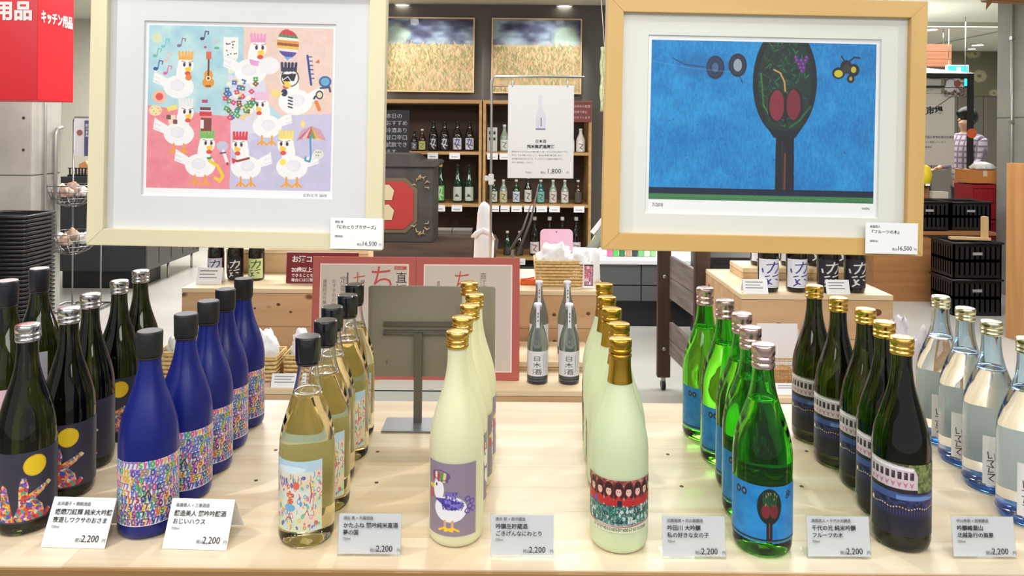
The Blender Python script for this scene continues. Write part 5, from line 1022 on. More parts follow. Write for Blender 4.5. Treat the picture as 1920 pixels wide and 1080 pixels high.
for cz_, f_ in ((hz + .1, 1), (hz - .06, -1)): MB().prism([(-W + .1, cz_ - .06), (-W + .235, cz_ - .06), (-W + .255, cz_ + .02), (-W + .21, cz_ + .07), (-W + .1, cz_ + .06)], -.018, -.013).build('painted_figure', mat('faded_cream_paint', (190, 176, 140), .6), t, bevel=.006)
for sz_ in (-1, 1):
    for k in range(7):
        a = k * .5 + .3; cx_, cz_ = W - .075 - .022 * k * (k % 2), hz + sz_ * (r8 - .0 - .012 * k); MB().tube([(cx_, -.004, cz_), (cx_ - .035 * math.cos(a), -.01, cz_ + sz_ * .03 * math.sin(a)), (cx_ - .05 * math.cos(a + .6), -.004, cz_ + sz_ * .04 * math.sin(a + .6))], [.004, .009, .002], 6).build('gold_scroll', mat('tarnished_gold', (150, 130, 92), .5), t)
t = thing('driftwood_branch', 'two thin bare branches crossing in front of the lowest shelf', 'branch', (PX(985, 5.3), 5.3, 0))
for a_, b_ in (((957, 470), (995, 385)), ((970, 480), (1010, 345))):
    p, q = P(*a_, 5.3) - t.location, P(*b_, 5.3) - t.location; MB().tube([(p.x, 0, p.z), ((p.x + q.x) / 2 + .02, 0, (p.z + q.z) / 2), (q.x, 0, q.z)], [.012, .009, .004], 6).build('branch', mat('grey_bark', (92, 84, 80), .8), t)
MB().lathe([(0, .07), (.3, .09), (.42, .06)], 20, c=(PX(962, 5.3) - t.location.x, 0, 0)).build('vase', mat('dark_vase', (48, 42, 40), .4), t); MB().tube([(PX(962, 5.3) - t.location.x, 0, .40), (PX(960, 5.3) - t.location.x, 0, PZ(468, 5.3))], .012, 6).build('branch', MATS['grey_bark'], t)
# hanging woven green cloth right of the pictures
t = thing('hanging_rope', 'hanging green and cream woven rope at the edge of the right frame', 'rope', (PX(1133, 6.0, 150), 6.0, PZ(208, 6.0)))
for k in (-1, 0, 1): MB().tube([(k * .022 + .006 * math.sin(i * 1.2), .006 * math.cos(i * 1.2 + k), i * .04) for i in range(14)], .013, 6).build('strand', mat('straw_green', (176, 184, 140), .8, var=.3, vscale=30), t)
MB().tube([(0, 0, .52), (-.05, .02, 2.8 - t.location.z)], .003, 5).build('cord', MATS['white_cord'], t)

# grey drawer counter
dg = 5.55; xa, xb = PX(1075, dg), PX(1330, dg); zt = PZ(488, dg, 1150)
t = thing('drawer_counter', 'dark grey drawer counter with a white top behind the cart', 'counter', (xa, dg, 0)); W = xb - xa; GRY = mat('slate_laminate', (82, 84, 86), .45)
box('plinth', (.02, .03, 0), (W - .02, .6, .19), M_BLACK, t); box('body', (0, .02, .19), (W, .6, zt - .03), mat('slate_dark', (50, 52, 54), .5), t)
zm = PZ(535, dg, 1150)
for x0_ in (0, W / 2):
    for z0_, z1_ in ((.195, zm - .004), (zm + .004, zt - .034)): box('drawer', (x0_ + .004, 0, z0_), (x0_ + W / 2 - .004, .02, z1_), GRY, t, bevel=.002)
box('countertop', (-.01, -.01, zt - .03), (W + .01, .61, zt), mat('white_counter', (214, 216, 220), .4), t, bevel=.002)
for i, px in enumerate((1143, 1154, 1166, 1178, 1190, 1201, 1212, 1224)):
    c = [(230, 110, 160), (90, 190, 90), (60, 120, 70), (190, 150, 120), (60, 70, 70), (120, 190, 120), (200, 214, 190), (150, 200, 140)][i]
    t = thing('snack_packet', ['pink', 'bright green', 'dark green', 'tan', 'black', 'leaf green', 'pale', 'light green'][i] + ' snack packet standing on the white counter under the right frame', 'packet', (PX(px, 5.72), 5.72, zt + .0008))
    MB().prism([(-.02, 0), (.02, 0), (.022, .05), (.018, .095), (-.018, .095), (-.022, .05)], -.012, .012).build('pouch', mat('pouch_%d' % i, c, .35), t, bevel=.004); box('seal', (-.018, -.002, .095), (.018, .002, .105), mat('pouch_seal', (214, 214, 210), .3), t)

# brown wheeled cart
dk = 4.22; t = thing('timber_cart', 'dark brown wheeled timber cart with bolted posts and grey plank sides', 'cart', (PX(1245, dk), dk, 0)); DKW = wood('dark_stained_timber', (62, 44, 36), (82, 60, 48), 'Z', 3, .6); PLK = wood('weathered_plank', (96, 86, 82), (134, 122, 116), 'Y', 4, .75)
pw = .036; zb_ = PZ(706, dk, 1245)
dn_ = 3.60; xn = PX(1316, dn_) - t.location.x; yn = dn_ - dk
for (x_, y_) in ((0, 0), (xn, yn)):
    box('post', (x_ - pw, y_ - .02, zb_), (x_ + pw, y_ + .02, 1.05), DKW, t, bevel=.002)
    for zz in (PZ(515, dk), PZ(650, dk)): MB().lathe([(0, .011), (.005, .010), (.0055, .004)], 12, M=Matrix.Translation((x_, y_ - .02, zz)) @ Matrix.Rotation(PI / 2, 4, 'X')).build('bolt', M_STEEL, t)
    box('caster_fork', (x_ - .012, y_ - .012, .05), (x_ + .012, y_ + .012, zb_), M_STEEL, t); MB().lathe([(-.011, .026), (.011, .026)], 20, M=Matrix.Translation((x_, y_, .0265)) @ Matrix.Rotation(PI / 2, 4, 'Y')).build('wheel', M_BLACK, t)
a_ = math.atan2(yn, xn); L_ = math.hypot(xn, yn); RM = Matrix.Rotation(a_, 4, 'Z')
for z0_, z1_ in ((PZ(555, dk), PZ(475, dk)), (PZ(660, dk), PZ(598, dk))):
    for q in range(2): h2 = (z1_ - z0_) / 2; MB().box((.035, .022, z0_ + q * h2), (L_ - .03, .045, z0_ + (q + 1) * h2 - .003), RM).build('plank', PLK, t, bevel=.002)
MB().box((.03, .03, .60), (L_, .5, .62), RM).build('shelf_board', DKW, t); MB().box((.03, .03, .28), (L_, .5, .30), RM).build('shelf_board', DKW, t)
t = thing('dark_cabinet', 'low black cabinet behind the right-hand bottle block', 'cabinet', (PX(1330, 4.8), 4.8, 0)); box('body', (0, 0, .05), (.95, .5, PZ(480, 4.8)), mat('black_laminate', (38, 34, 34), .4), t, bevel=.003); box('plinth', (.02, .02, 0), (.93, .48, .05), M_BLACK, t); box('door', (.01, -.012, .07), (.46, 0, .60), mat('black_laminate', (0, 0, 0)), t, bevel=.002); box('door', (.48, -.012, .07), (.94, 0, .60), mat('black_laminate', (0, 0, 0)), t, bevel=.002)

# ================================================================== LEFT BACKGROUND
# red hanging sign
dr = 3.9; c0 = P(70, 188, dr); t = thing('hanging_sign', 'large red box sign with white Japanese lettering hanging at the upper left', 'sign', (c0.x, dr, c0.z)); REDS = mat('sign_red', (232, 40, 54), .4); hz_ = 2.45 - c0.z; dpt = c0.x / ((137 - 960) / F) - dr
box('sign_box', (-.9, 0, 0), (0, dpt, hz_), REDS, t, bevel=.002)
for q in (-.7, -.1): MB().tube([(q, dpt / 2, hz_), (q, dpt / 2, 2.8 - c0.z)], .004, 6).build('hanger', M_STEEL, t)
WI = mat('sign_white', (250, 250, 250), .5); text('キッチン用品', .105, WI, t, (-.625, -.002, PZ(34, dr, 30) - c0.z), bold=.004, sx=.95, ext=.001, space=1.0)
o = text('キッチン用品', .07, WI, t, (.002, .02, PZ(38, dr, 80) - c0.z), rot=(PI / 2, 0, PI / 2), bold=.0022, sx=.66, ext=.001)
o.scale = ((dpt - .04) / max(.01, o.dimensions.x), 1, 1)
# stack of black baskets
dbs = 5.0; x = PX(12, dbs); g0 = None
for i in range(29):
    z = .03 + i * .0285
    if i == 0:
        t = thing('shopping_basket', '', 'basket', (x, dbs, z), 0, 'stacked black shopping baskets'); m = MB()
        m.tube([(-.24, 0, .02), (.115, 0, .02), (.12, .02, .02), (.12, .32, .02), (-.24, .32, .02)], .011, 8, closed=True); m.build('rim', M_BLACK, t)
        MB().box((-.225, .015, .0), (.105, .305, .004)).box((-.23, .01, .0), (-.225, .31, .02)).box((.105, .01, .0), (.11, .31, .02)).box((-.225, .01, 0), (.105, .015, .02)).box((-.225, .305, 0), (.105, .31, .02)).build('tray', mat('basket_black', (34, 36, 40), .4), t); g0 = t; kk = KIDS(t); t['label'] = 'black shopping basket in the tall stack in front of the left concrete column'
    else: clone(g0, (x, dbs, z), 'black shopping basket in the tall stack in front of the left concrete column' if i < 28 else 'topmost black shopping basket of the stack in front of the left column', 0, None, kk)
t = thing('basket_trolley', 'low wheeled base under the stack of black shopping baskets', 'trolley', (x, dbs, 0)); box('deck', (-.23, .0, .018), (.11, .31, .028), M_BLACK, t)
for q in ((-.2, .03), (.08, .03), (.08, .28), (-.2, .28)): MB().lathe([(-.006, .009), (.006, .009)], 10, M=Matrix.Translation((q[0], q[1], .0095)) @ Matrix.Rotation(PI / 2, 4, 'Y')).build('wheel', M_BLACK, t)
# wire rack with bowl baskets
dw = 5.95; x = PX(143, dw); t = thing('wire_rack', 'chrome wire rack with two bowl baskets beside the left column', 'rack', (x, dw, 0)); CH = mat('chrome_wire', (150, 150, 150), .25, 1.0)
for q in (-.10, .13): MB().tube([(q, .12, .02), (q, .12, PZ(232, dw) if q < 0 else PZ(232, dw))], .007, 8).build('post', CH, t)
MB().tube([(-.10, .12, PZ(232, dw)), (-.09, .12, PZ(226, dw)), (.12, .12, PZ(226, dw)), (.13, .12, PZ(232, dw))], .007, 8).build('top_rail', CH, t); MB().tube([(-.2, -.16, .012), (.2, -.16, .012), (.2, .2, .012), (-.2, .2, .012)], .008, 8, closed=True).build('foot_frame', CH, t)
MB().tube([(-.10, .12, .013), (-.10, .2, .012)], .007, 8).tube([(.13, .12, .013), (.13, .2, .012)], .007, 8).build('foot_link', CH, t)
bowls = []
for zi, (zc, R0) in enumerate(((PZ(352, dw), .175), (PZ(440, dw), .195))):
    bs = MB(); rings = [(0, R0), (-.05, R0 * .96), (-.10, R0 * .82), (-.14, R0 * .6), (-.165, R0 * .3)]
    for dz, r in rings: bs.tube([(r * math.cos(a * PI / 12), -.06 + r * math.sin(a * PI / 12), zc + dz) for a in range(24)], .0035, 5, closed=True)
    for a in range(16): bs.tube([(r * math.cos(a * PI / 8), -.06 + r * math.sin(a * PI / 8), zc + dz) for dz, r in rings], .003, 5)
    bs.build('wire_bowl', CH, t); bowls.append((zc, R0))
zt_ = PZ(300, dw); box('sign_panel', (-.09, .112, zt_), (.0, .118, PZ(228, dw)), mat('rack_sign_white', (196, 196, 200), .5), t); box('sign_edge', (.0, .1, zt_), (.035, .118, PZ(232, dw)), mat('rack_sign_blue', (70, 80, 120), .5), t)
MB().lathe([(0, .024), (.002, .024)], 16, M=Matrix.Translation((-.045, .111, zt_ + .19)) @ Matrix.Rotation(PI / 2, 4, 'X')).build('sign_print', mat('rack_brown_print', (136, 84, 76), .5), t)
text('お\nつ\nま\nみ', .028, M_WHITE, t, (.005, .098, zt_ + .24))
for zi, (zc, R0) in enumerate(bowls):
    for k in range(5):
        a = k * 1.57; r = R0 * (.56 if k else 0); nm = ['upper', 'lower'][zi]
        o = crumple('snack_bag', 'clear crackly snack bag in the %s bowl of the chrome rack' % nm, 'bag', (x + r * math.cos(a), dw - .06 + r * math.sin(a) * .9, zc - .085 + (0.035 if not k else 0)), .054, .052, .06, m=mat('snack_film', (206, 204, 198), .25) if k % 3 else mat('snack_tan', (176, 150, 130), .3), seed=20 + k + 9 * zi, amp=.5, sub=3); o['group'] = 'snack bags in the %s wire bowl' % nm
# dark cold cabinet
dcab = 6.7; xa, xb = PX(108, dcab), PX(273, dcab); zt = PZ(338, dcab)
t = thing('chilled_counter', 'long black chilled counter running back behind the wire rack', 'counter', (xa, dcab, 0)); W = xb - xa; CBK = mat('black_counter_steel', (48, 49, 54), .35)
box('front_panel', (0, 0, .16), (W, .02, zt), CBK, t, bevel=.004); box('body', (0, .02, .16), (W, 1.15, zt), mat('dark_grey_side', (84, 82, 80), .45), t, bevel=.004); box('plinth', (.02, .04, 0), (W - .1, .5, .16), M_BLACK, t)
for y_ in (.25, .5, .75, 1.0): box('side_seam', (W, y_, .2), (W + .003, y_ + .012, zt - .02), MATS['black_counter_steel'], t)
for q in (.55, 1.08): MB().tube([(W - .05, q, 0), (W - .05, q, .16)], .012, 8).build('leg', M_STEEL, t)
MB().lathe([(0, .03), (.16, .03)], 16, M=Matrix.Translation((W - .01, 1.10, .2)) ).build('corner_post', CBK, t)
t = thing('counter_tray', 'black slotted tray rim on top of the chilled counter', 'tray', (PX(150, 6.75), 6.75, zt + .0008)); box('tray', (-.12, 0, 0), (.14, .25, .015), M_BLACK, t)
for k in range(9): box('slat', (-.11 + k * .028, .005, .015), (-.095 + k * .028, .01, .07), M_BLACK, t)
box('tray_rail', (-.12, .004, .07), (.14, .012, .078), M_BLACK, t)
t = thing('paper_packet', 'orange paper packet standing on the chilled counter', 'packet', (PX(157, 7.0), 7.0, zt + .0008)); MB().prism([(-.05, 0), (.05, 0), (.055, .08), (.02, .13), (-.045, .10)], -.02, .02).build('pouch', mat('light_orange_paper', (226, 160, 104), .6), t, bevel=.005); box('label', (-.02, -.0215, .02), (.02, -.0205, .06), M_WHITE, t)

# ================================================================== RIGHT BACKGROUND
dsh = 5.3; xa = PX(1886, 5.36, 450); zt = PZ(306, 5.3, 1900)
t = thing('wooden_shelf', 'tall wooden shelf end panel at the right edge of the picture', 'shelf', (xa, 5.0, 0)); SWD = wood('warm_oak_panel', (160, 112, 64), (184, 134, 84), 'Z', 2, .5)
MB().add([(0, .36, 0), (.0, .36, zt), (.09, 0, 0), (.09, 0, zt), (.135, 0, 0), (.135, 0, zt), (.045, .36, 0), (.045, .36, zt)], [(0, 2, 3, 1), (2, 4, 5, 3), (4, 6, 7, 5), (6, 0, 1, 7), (1, 3, 5, 7), (0, 6, 4, 2)]).build('side_panel', SWD, t, bevel=.002)
for z in (.05, .38, .75, zt - .03): box('shelf_board', (.136, .01, z), (.9, .36, z + .025), SWD, t)
box('side_panel', (.9, 0, 0), (.945, .36, zt), SWD, t, bevel=.002); box('back_panel', (.12, .36, .03), (.945, .375, zt), SWD, t)

BKP = mat('crate_black', (30, 29, 32), .38)
def crate(lab, loc, rz=0, W=.40, D_=.32, H=.28, ribs=9):
    t = thing('plastic_crate', lab, 'crate', loc, rz)
    box('floor_panel', (0, 0, 0), (W, D_, .006), BKP, t)
    for nm, (L_, mk) in {'front': (W, lambda a, b, z0, z1, dp: ((a, 0, z0), (b, dp, z1))), 'rear': (W, lambda a, b, z0, z1, dp: ((a, D_ - dp, z0), (b, D_, z1))), 'l': (D_, lambda a, b, z0, z1, dp: ((0, a, z0), (dp, b, z1))), 'r': (D_, lambda a, b, z0, z1, dp: ((W - dp, a, z0), (W, b, z1)))}.items():
        m = MB(); m.box(*mk(0, L_, H - .03, H, .012)); m.box(*mk(0, L_, 0, .03, .010)); m.box(*mk(0, L_, H * .5 - .012, H * .5 + .012, .010)); m.box(*mk(0, L_, .03, H - .03, .003))
        for i in range(ribs + 1): a = (L_ - .014) * i / ribs; m.box(*mk(a, a + .014, .03, H - .03, .008))
        m.build('lattice_side', BKP, t)
    m = MB(); m.tube([(-.008, -.008, H), (W + .008, -.008, H), (W + .008, D_ + .008, H), (-.008, D_ + .008, H)], .009, 6, closed=True); m.build('rim', BKP, t); box('grip_label', (W * .4, -.002, H * .66), (W * .6, -.0002, H * .74), mat('crate_label', (150, 150, 150), .5), t)
    return t
c0 = at_z(1787, 592, 0); rz_ = 0
crate('black lattice crate, lower one of the stack on the floor', (c0.x, c0.y, .001), rz_, H=.285, W=.385); crate('black lattice crate, upper one of the stack on the floor', (c0.x, c0.y, .297), rz_, H=.285, W=.385)
for i, (px, d) in enumerate(((1705, 6.5), (1783, 6.55))):
    z0_ = PZ(432, d, 1780); crate('black crate on the brown bench, ' + ('left beside the picture frame' if i == 0 else 'right before the person'), (PX(px, d, 430), d, z0_), 0, W=.35, D_=.3, H=.245)
    if i == 0: zbench = z0_
t = thing('brown_bench', 'brown wooden bench under the two black crates', 'bench', (PX(1640, 6.45), 6.45, 0)); BRB = wood('brown_bench_board', (140, 94, 52), (164, 114, 70), 'X', 2, .55)
W = PX(1868, 6.45) - PX(1640, 6.45); hb = min(zbench, PZ(432, 6.55, 1780)) - .001; box('front_board', (0, 0.02, .0), (W * .72, .045, hb - .03), BRB, t); box('top', (-.01, 0, hb - .03), (W, .7, hb), BRB, t, bevel=.003); box('side_board', (0, .045, 0), (.025, .68, hb - .03), BRB, t); box('side_board', (W * .70, .045, 0), (W * .72, .68, hb - .03), BRB, t)
# cartons on the bench
def carton(lab, px, d, z, W_, D_, H_, c, lidc=None, name='carton_box'):
    t = thing(name, lab, 'box', (PX(px, d, 350), d, z)); box('body', (-W_ / 2, 0, 0), (W_ / 2, D_, H_), mat('card_%d_%d_%d' % c, c, .7), t, bevel=.003)
    for q in (-1, 1): MB().box((-W_ / 2, 0, 0), (W_ / 2, D_ / 2 - .002, .003), Matrix.Translation((0, D_ / 2 if q > 0 else .002, H_ + .0005))).build('flap', mat('card_%d_%d_%d' % (lidc or c), lidc or c, .7), t)
    box('packing_tape', (-.02, -.001, H_ * .55), (.02, -.0001, H_), mat('pale_tape', (206, 190, 160), .4), t); return t
carton('brown carton left of the person, beside the picture frame', 1720, 6.95, hb + .001, .22, .18, .36, (150, 102, 62))
carton('kraft carton under the pale box before the banner', 1764, 6.90, hb + .001, .14, .10, .19, (176, 132, 86)); carton('pale printed box on the kraft carton', 1764, 6.90, hb + .1965, .145, .10, .11, (196, 190, 176))
t = thing('yellow_pouch', 'bright yellow rounded pouch at the edge of the right frame', 'pouch', (PX(1729, 6.95), 6.95, hb + .367)); cloth_lathe([(0, .05), (.02, .07), (.10, .078), (.17, .06), (.19, .03)], amp=.05).build('pouch', mat('yellow_vinyl', (226, 204, 40), .4), t); box('tag', (-.02, -.085, .0), (.02, -.08, .02), M_WHITE, t)
for i in range(3):
    z = [.0, .20, .40][i]; tt = thing('red_crate', ['lowest', 'middle', 'topmost'][i] + ' red crate of the stack right of the person', 'crate', (PX(1847, 7.05), 7.0, .35 + z))
    if i == 0: tt.location.z = .001 + z
    tt.location.z = .001 + i * .33; W_, D_, H_ = .30, .3, .318
    REDC = mat('crate_red', (150, 30, 38), .4)
    box('floor_panel', (-W_ / 2, 0, 0), (W_ / 2, D_, .008), REDC, tt)
    for a_, b_ in (((-W_ / 2, 0, .008), (W_ / 2, .008, H_)), ((-W_ / 2, D_ - .008, .008), (W_ / 2, D_, H_)), ((-W_ / 2, .0085, .008), (-W_ / 2 + .008, D_ - .0085, H_)), ((W_ / 2 - .008, .0085, .008), (W_ / 2, D_ - .0085, H_))): box('side_wall', a_, b_, REDC, tt)
    for k in range(7): box('rib', (-W_ / 2 + .01 + k * .044, -.008, .02), (-W_ / 2 + .02 + k * .044, 0, H_ - .03), REDC, tt)
    box('rim', (-W_ / 2 - .008, -.012, H_ - .03), (W_ / 2 + .008, 0, H_), REDC, tt)
carton('orange-brown carton on top of the red crates', 1847, 7.02, .001 + 3 * .33, .27, .26, .12, (190, 122, 60)); 
t = thing('white_bag', 'crumpled white film on the carton above the red crates', 'bag', (PX(1843, 7.1), 7.12, 1.12)); cloth_lathe([(0, .10), (.02, .11), (.05, .08), (.07, .03)], amp=.2).build('film', mat('snack_film', (0, 0, 0)), t)
t = thing('timber_offcut', 'pale wooden offcuts lying on the upper floor crate', 'wood', (c0.x + .12, c0.y + .1, .595)); MB().box((-.08, 0, 0), (.22, .05, .02), Matrix.Rotation(-.2, 4, 'Z')).build('stick', mat('pale_offcut', (196, 164, 116), .6), t); MB().box((.17, -.02, .02), (.21, .02, .19)).build('stick', mat('pale_offcut', (0, 0, 0)), t)

# market stall frame with banner
dmk = 7.6; t = thing('market_stall', 'black framed market stall with white canopy and banner at the right', 'stall', (PX(1817, dmk), dmk, 0)); BLS = mat('black_steel', (38, 38, 42), .4, .3)
zt = PZ(143, dmk, 1800); xl_ = PX(1600, dmk) - t.location.x
box('post', (-.022, -.022, 0), (.022, .022, zt + .03), BLS, t); box('post', (xl_, -.022, 0), (xl_ + .044, .022, zt + .03), BLS, t); box('top_beam', (xl_, -.02, zt - .025), (.022, .02, zt + .025), BLS, t); box('lower_beam', (xl_, -.012, PZ(163, dmk, 1800) - .01), (-.023, .012, PZ(163, dmk, 1800) + .01), BLS, t)
MB().add([(xl_, -.02, zt + .03), (.03, -.02, zt + .03), (.03, .9, zt + .03), (xl_, .9, zt + .03), (xl_ + .5, .4, zt + .16), (-.45, .4, zt + .14)], [(0, 1, 5, 4), (1, 2, 5), (2, 3, 4, 5), (3, 0, 4), (0, 3, 2, 1)]).build('canopy', mat('white_canopy', (240, 240, 236), .7), t)
bx0, bx1 = xl_ + .05, PX(1789, dmk) - t.location.x; zb0, zb1 = PZ(310, dmk, 1760), PZ(176, dmk, 1760); box('banner', (bx0, .014, zb0), (bx1, .018, zb1), mat('grey_white_banner', (196, 192, 182), .8), t)
text('市場', .085, M_INK, t, (bx1 - .29, .012, zb1 - .20), bold=.003); text('新鮮なお野菜と果物を毎日お届け', .028, M_GREYINK, t, (bx1 - .42, .012, zb1 - .45), bold=.0008); text('地元の農家から直送しています', .024, M_GREYINK, t, (bx1 - .42, .012, zb1 - .50)); text('こだわりの産直品', .024, M_GREYINK, t, (bx1 - .42, .012, zb1 - .55))
MB().tube([(bx1, .01, zb1), (bx1 - .42, .01, zb1 - .3)], .003, 5).build('guy_cord', BLS, t)
box('header_strip', (bx0, .014, zb1 + .005), (bx1 - .14, .018, PZ(148, dmk, 1760)), mat('header_grey', (184, 182, 176), .7), t); text('カレー', .05, M_GREYINK, t, (bx1 - .36, .012, zb1 + .02))
cp = Cv(34, 34, (90, 84, 84), 1.3); cp.cloud((0, 0, 34, 34), (60, 40, 40), (200, 190, 186), 6, seed=3); cp.ell(10, 14, 8, 12, (190, 190, 196)); cp.rect(0, 16, 34, 18, (30, 30, 34)); cp.ell(22, 10, 6, 6, (130, 70, 64)); ph = cp.sheet('photo_panel', .20, .18, M_PRINT, t, y=.0); ph.location = (bx1 - .02, -.014, PZ(164, dmk, 1780))
# exit sign
t = thing('exit_sign', 'glowing green exit sign above the market stall corner', 'sign', (PX(1796, 9.0, 136), 9.0, PZ(142, 9.0, 1796))); box('housing', (-.13, 0, 0), (.13, .04, .13), mat('exit_housing', (220, 230, 224), .5), t); box('lit_panel', (-.12, -.004, .01), (.12, 0, .12), mat('exit_green', (40, 220, 150), .4, emit=1.6), t)
box('running_figure', (-.02, -.006, .03), (.03, -.004, .10), mat('exit_white', (250, 255, 250), .4, emit=2), t)
for q in (-.1, .1): MB().tube([(q, .02, .13), (q, .02, 2.8 - t.location.z)], .004, 6).build('hanger', M_STEEL, t)
t = thing('exit_sign', 'small glowing teal sign inside the stall corner', 'sign', (PX(1811, 8.6, 156), 8.6, PZ(163, 8.6, 1811))); box('lit_panel', (-.04, -.004, .0), (.04, 0, .09), mat('exit_teal', (40, 214, 206), .4, emit=1.3), t); box('housing', (-.045, 0, -.005), (.045, .03, .095), mat('exit_housing', (0, 0, 0)), t); MB().tube([(0, .015, .09), (0, .015, 2.8 - t.location.z)], .004, 6).build('hanger', M_STEEL, t)
# hanging wooden fascia
t = thing('timber_fascia', 'reddish brown timber fascia hanging behind the stall', 'panel', (PX(1752, 9.6), 9.6, PZ(125, 9.6, 1752)))
for k in range(3): box('plank', (-.45, 0, k * .098), (.20, .03, k * .098 + .095), wood('red_brown_board', (124, 76, 48), (148, 94, 62), 'X', 2, .6), t, bevel=.002)
for q in (-.3, .1): MB().tube([(q, .015, .293), (q, .015, 2.8 - t.location.z)], .004, 6).build('hanger', M_STEEL, t)
# beam corner top right
t = thing('display_plank', 'brown wooden plank hanging at the upper right corner', 'plank', P(1908, 4, 3.0)); MB().box((-.12, 0, 0), (.25, .05, .06), Matrix.Rotation(math.radians(3), 4, 'Y')).build('plank', MATS['brown_bench_board'], t, bevel=.003); MB().add([(-.125, .0, .0), (-.10, 0, .0), (-.115, .02, -.03), (-.11, .0, .004)], [(0, 1, 2), (0, 2, 3), (1, 3, 2), (0, 3, 1)]).build('wire_tip', MATS['brown_bench_board'], t)
for q in (-.05, .2): MB().tube([(q, .025, .055), (q, .025, 2.8 - t.location.z)], .002, 5).build('hanging_wire', M_STEEL, t)

# ================================================================== THE SHOPPER
def skin(name, verts, edges, rad, m, parent=None, sub=2, root=0):
    me = bpy.data.meshes.new(name); me.from_pydata(verts, edges, []); o = bpy.data.objects.new(name, me); C.objects.link(o)
    md = o.modifiers.new('s', 'SKIN'); md.use_smooth_shade = True
    for i, r in enumerate(rad): me.skin_vertices[0].data[i].radius = (r, r) if not isinstance(r, tuple) else r
    me.skin_vertices[0].data[root].use_root = True; s_ = o.modifiers.new('d', 'SUBSURF'); s_.levels = s_.render_levels = sub
    dg = bpy.context.evaluated_depsgraph_get(); m2 = bpy.data.meshes.new_from_object(o.evaluated_get(dg)); o.modifiers.clear(); o.data = m2; bpy.data.meshes.remove(me)
    m2.materials.clear(); m2.materials.append(m); m2.polygons.foreach_set('use_smooth', [True] * len(m2.polygons)); o.parent = parent; return o
dpn = 8.3; t = thing('person', 'person with black hair in pale checked shirt and dark trousers, facing left', 'person', (PX(1811, dpn), dpn, 0)); t.rotation_euler = (0, 0, math.radians(18)); hs = 1.02
SK = mat('skin_tone', (206, 160, 130), .55, sss=.1)
v = [(0, 0, .93), (0, 0, 1.1), (0, 0, 1.28), (0, 0, 1.40), (0, 0, 1.47), (-.01, 0, 1.54), (-.015, 0, 1.62), (0, -.17, 1.38), (-.04, -.21, 1.14), (-.22, -.19, 1.06), (0, .17, 1.38), (-.03, .21, 1.12), (-.22, .17, 1.06), (0, -.08, .86), (0, -.09, .48), (.01, -.1, .08), (-.12, -.11, .03), (0, .08, .86), (0, .09, .48), (.01, .1, .08), (-.12, .11, .03), (-.28, -.18, 1.055), (-.28, .16, 1.055)]
e = [(0, 1), (1, 2), (2, 3), (3, 4), (4, 5), (5, 6), (3, 7), (7, 8), (8, 9), (3, 10), (10, 11), (11, 12), (0, 13), (13, 14), (14, 15), (15, 16), (0, 17), (17, 18), (18, 19), (19, 20), (9, 21), (12, 22)]
r = [.12, .11, .125, .10, .05, .075, .092, .055, .042, .026, .055, .042, .026, .085, .055, .038, .035, .085, .055, .038, .035, .022, .022]
skin('body', v, e, r, SK, t)
# face details, ears and fingers
fb = MB()
fb.lathe([(-.014, .006), (0, .013), (.022, .005)], 8, M=Matrix.Translation((-.108, 0, 1.605))); fb.build('nose', SK, t)
for q in (-1, 1):
    MB().lathe([(-.004, .004), (0, .008), (.004, .004)], 10, M=Matrix.Translation((-.093, q * .032, 1.63)) @ Matrix.Rotation(PI / 2, 4, 'Y')).build('eye', mat('eye_dark', (40, 30, 28), .3), t)
    MB().lathe([(-.006, .012), (0, .024), (.006, .016)], 12, M=Matrix.Translation((-.01, q * .088, 1.61)) @ Matrix.Rotation(PI / 2, 4, 'X')).build('ear', SK, t)
    hy = -.18 if q < 0 else .16
    for k in range(4): skin('finger', [(-.29, hy - .022 + k * .015, 1.055), (-.335, hy - .026 + k * .017, 1.05), (-.36 + abs(k - 1.5) * .006, hy - .026 + k * .017, 1.03)], [(0, 1), (1, 2)], [.009, .0085, .007], SK, t, 1)
    skin('thumb', [(-.27, hy - q * .02, 1.065), (-.295, hy - q * .045, 1.075), (-.325, hy - q * .045, 1.07)], [(0, 1), (1, 2)], [.011, .010, .008], SK, t, 1)
box('mouth', (-.1, -.02, 1.565), (-.094, .02, 1.571), mat('lip', (160, 90, 84), .5), t)
bm = bmesh.new(); bmesh.ops.create_icosphere(bm, subdivisions=3, radius=1)
for vv in bm.verts:
    p = vv.co; k = 1 + .05 * mnoise.noise(p * 3); x_, y_, z_ = p.x * .115 * k, p.y * .108 * k, p.z * .115 * k
    if x_ < -.02 and z_ < .03: x_ = -.02 + (x_ + .02) * .25
    vv.co = Vector((x_ + .002, y_, z_ + 1.645))
me = bpy.data.meshes.new('hair'); bm.to_mesh(me); bm.free(); me.polygons.foreach_set('use_smooth', [True] * len(me.polygons)); me.materials.append(mat('black_hair', (20, 18, 20), .5)); o = bpy.data.objects.new('hair', me); C.objects.link(o); o.parent = t
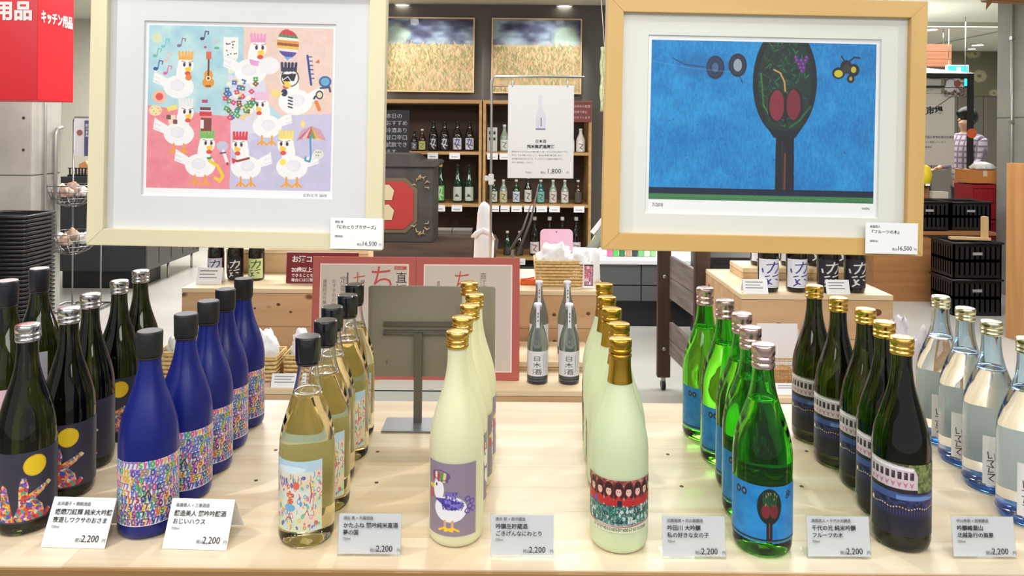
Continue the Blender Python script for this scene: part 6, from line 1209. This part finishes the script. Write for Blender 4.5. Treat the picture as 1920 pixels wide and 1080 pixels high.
# checked shirt
ms = bpy.data.materials.new('checked_shirt'); ms.use_nodes = True; nt = ms.node_tree; bs_ = nt.nodes['Principled BSDF']; bs_.inputs['Roughness'].default_value = .8; tc = nt.nodes.new('ShaderNodeTexCoord'); outs = []
for ax in ('Y', 'Z'):
    wv = nt.nodes.new('ShaderNodeTexWave'); wv.bands_direction = ax; wv.inputs['Scale'].default_value = 5; nt.links.new(tc.outputs['Object'], wv.inputs['Vector']); outs.append(wv.outputs['Fac'])
mx = nt.nodes.new('ShaderNodeMath'); mx.operation = 'MINIMUM'; nt.links.new(outs[0], mx.inputs[0]); nt.links.new(outs[1], mx.inputs[1]); rp = nt.nodes.new('ShaderNodeValToRGB'); rp.color_ramp.elements[0].color = srgb((120, 104, 120)) + (1,); rp.color_ramp.elements[1].position = .45; rp.color_ramp.elements[1].color = srgb((196, 186, 200)) + (1,); nt.links.new(mx.outputs[0], rp.inputs[0]); nt.links.new(rp.outputs[0], bs_.inputs['Base Color'])
skin('shirt', [(0, 0, .88), (0, 0, 1.05), (0, 0, 1.28), (0, 0, 1.41), (0, -.17, 1.39), (-.04, -.21, 1.14), (-.19, -.19, 1.07), (0, .17, 1.39), (-.03, .21, 1.12), (-.19, .17, 1.07), (0, 0, 1.47)], [(0, 1), (1, 2), (2, 3), (3, 4), (4, 5), (5, 6), (3, 7), (7, 8), (8, 9), (3, 10)], [.165, .15, .155, .115, .075, .06, .048, .075, .06, .048, .065], ms, t)
TRO = mat('dark_trousers', (34, 34, 40), .8)
skin('trousers', [(0, 0, .95), (0, -.08, .84), (0, -.09, .48), (.01, -.1, .10), (0, .08, .84), (0, .09, .48), (.01, .1, .10)], [(0, 1), (1, 2), (2, 3), (0, 4), (4, 5), (5, 6)], [.13, .10, .072, .06, .10, .072, .06], TRO, t)
for q in (-1, 1): skin('shoe', [(.05, q * .1, .045), (-.06, q * .105, .045), (-.17, q * .11, .035)], [(0, 1), (1, 2)], [.043, .045, .034], M_BLACK, t)
bg_ = thing('shoulder_bag', 'dark bag held in front of the shopper in the checked shirt', 'bag', (PX(1811, dpn) - .50, dpn - .02, 0.80)); MB().box((0, 0, 0), (.10, .22, .24)).build('bag_body', mat('bag_navy', (44, 46, 62), .7), bg_, bevel=.02); MB().tube([(.05, .04, .24), (.05, .06, .29), (.05, .16, .29), (.05, .18, .24)], .008, 8).build('handle', mat('bag_navy', (0, 0, 0)), bg_)
t = thing('round_price_tag', 'round orange sign on the black stall post', 'sign', (PX(1817, dmk), dmk - .026, PZ(250, dmk, 1817))); MB().lathe([(0, .05), (.004, .05)], 24, M=Matrix.Rotation(PI / 2, 4, 'X')).build('disc', mat('orange_disc', (206, 96, 50), .5), t)

# SUBPARTS: lettering belongs to the sheet or plate it is printed on
ALL = list(C.objects)
kidmap = {}
for o in ALL:
    if o.parent: kidmap.setdefault(o.parent.name, []).append(o)
for o in ALL:
    if o.parent is None and o.name in kidmap:
        ks = kidmap[o.name]; host = None
        for nm in ('card_face', 'poster_board', 'banner', 'sign_box', 'board', 'plate', 'print_paper', 'panel', 'neck_strip', 'sign_panel'):
            host = next((q for q in ks if q.name.split('.')[0] == nm), None)
            if host: break
        if host is None or o.name.split('.')[0] == 'sign_stand': continue
        for q in ks:
            if q.name.split('.')[0] in ('lettering', 'print_line', 'strip_mark', 'print', 'poster', 'sign_print', 'ink_rule', 'red_tab'): q.parent = host
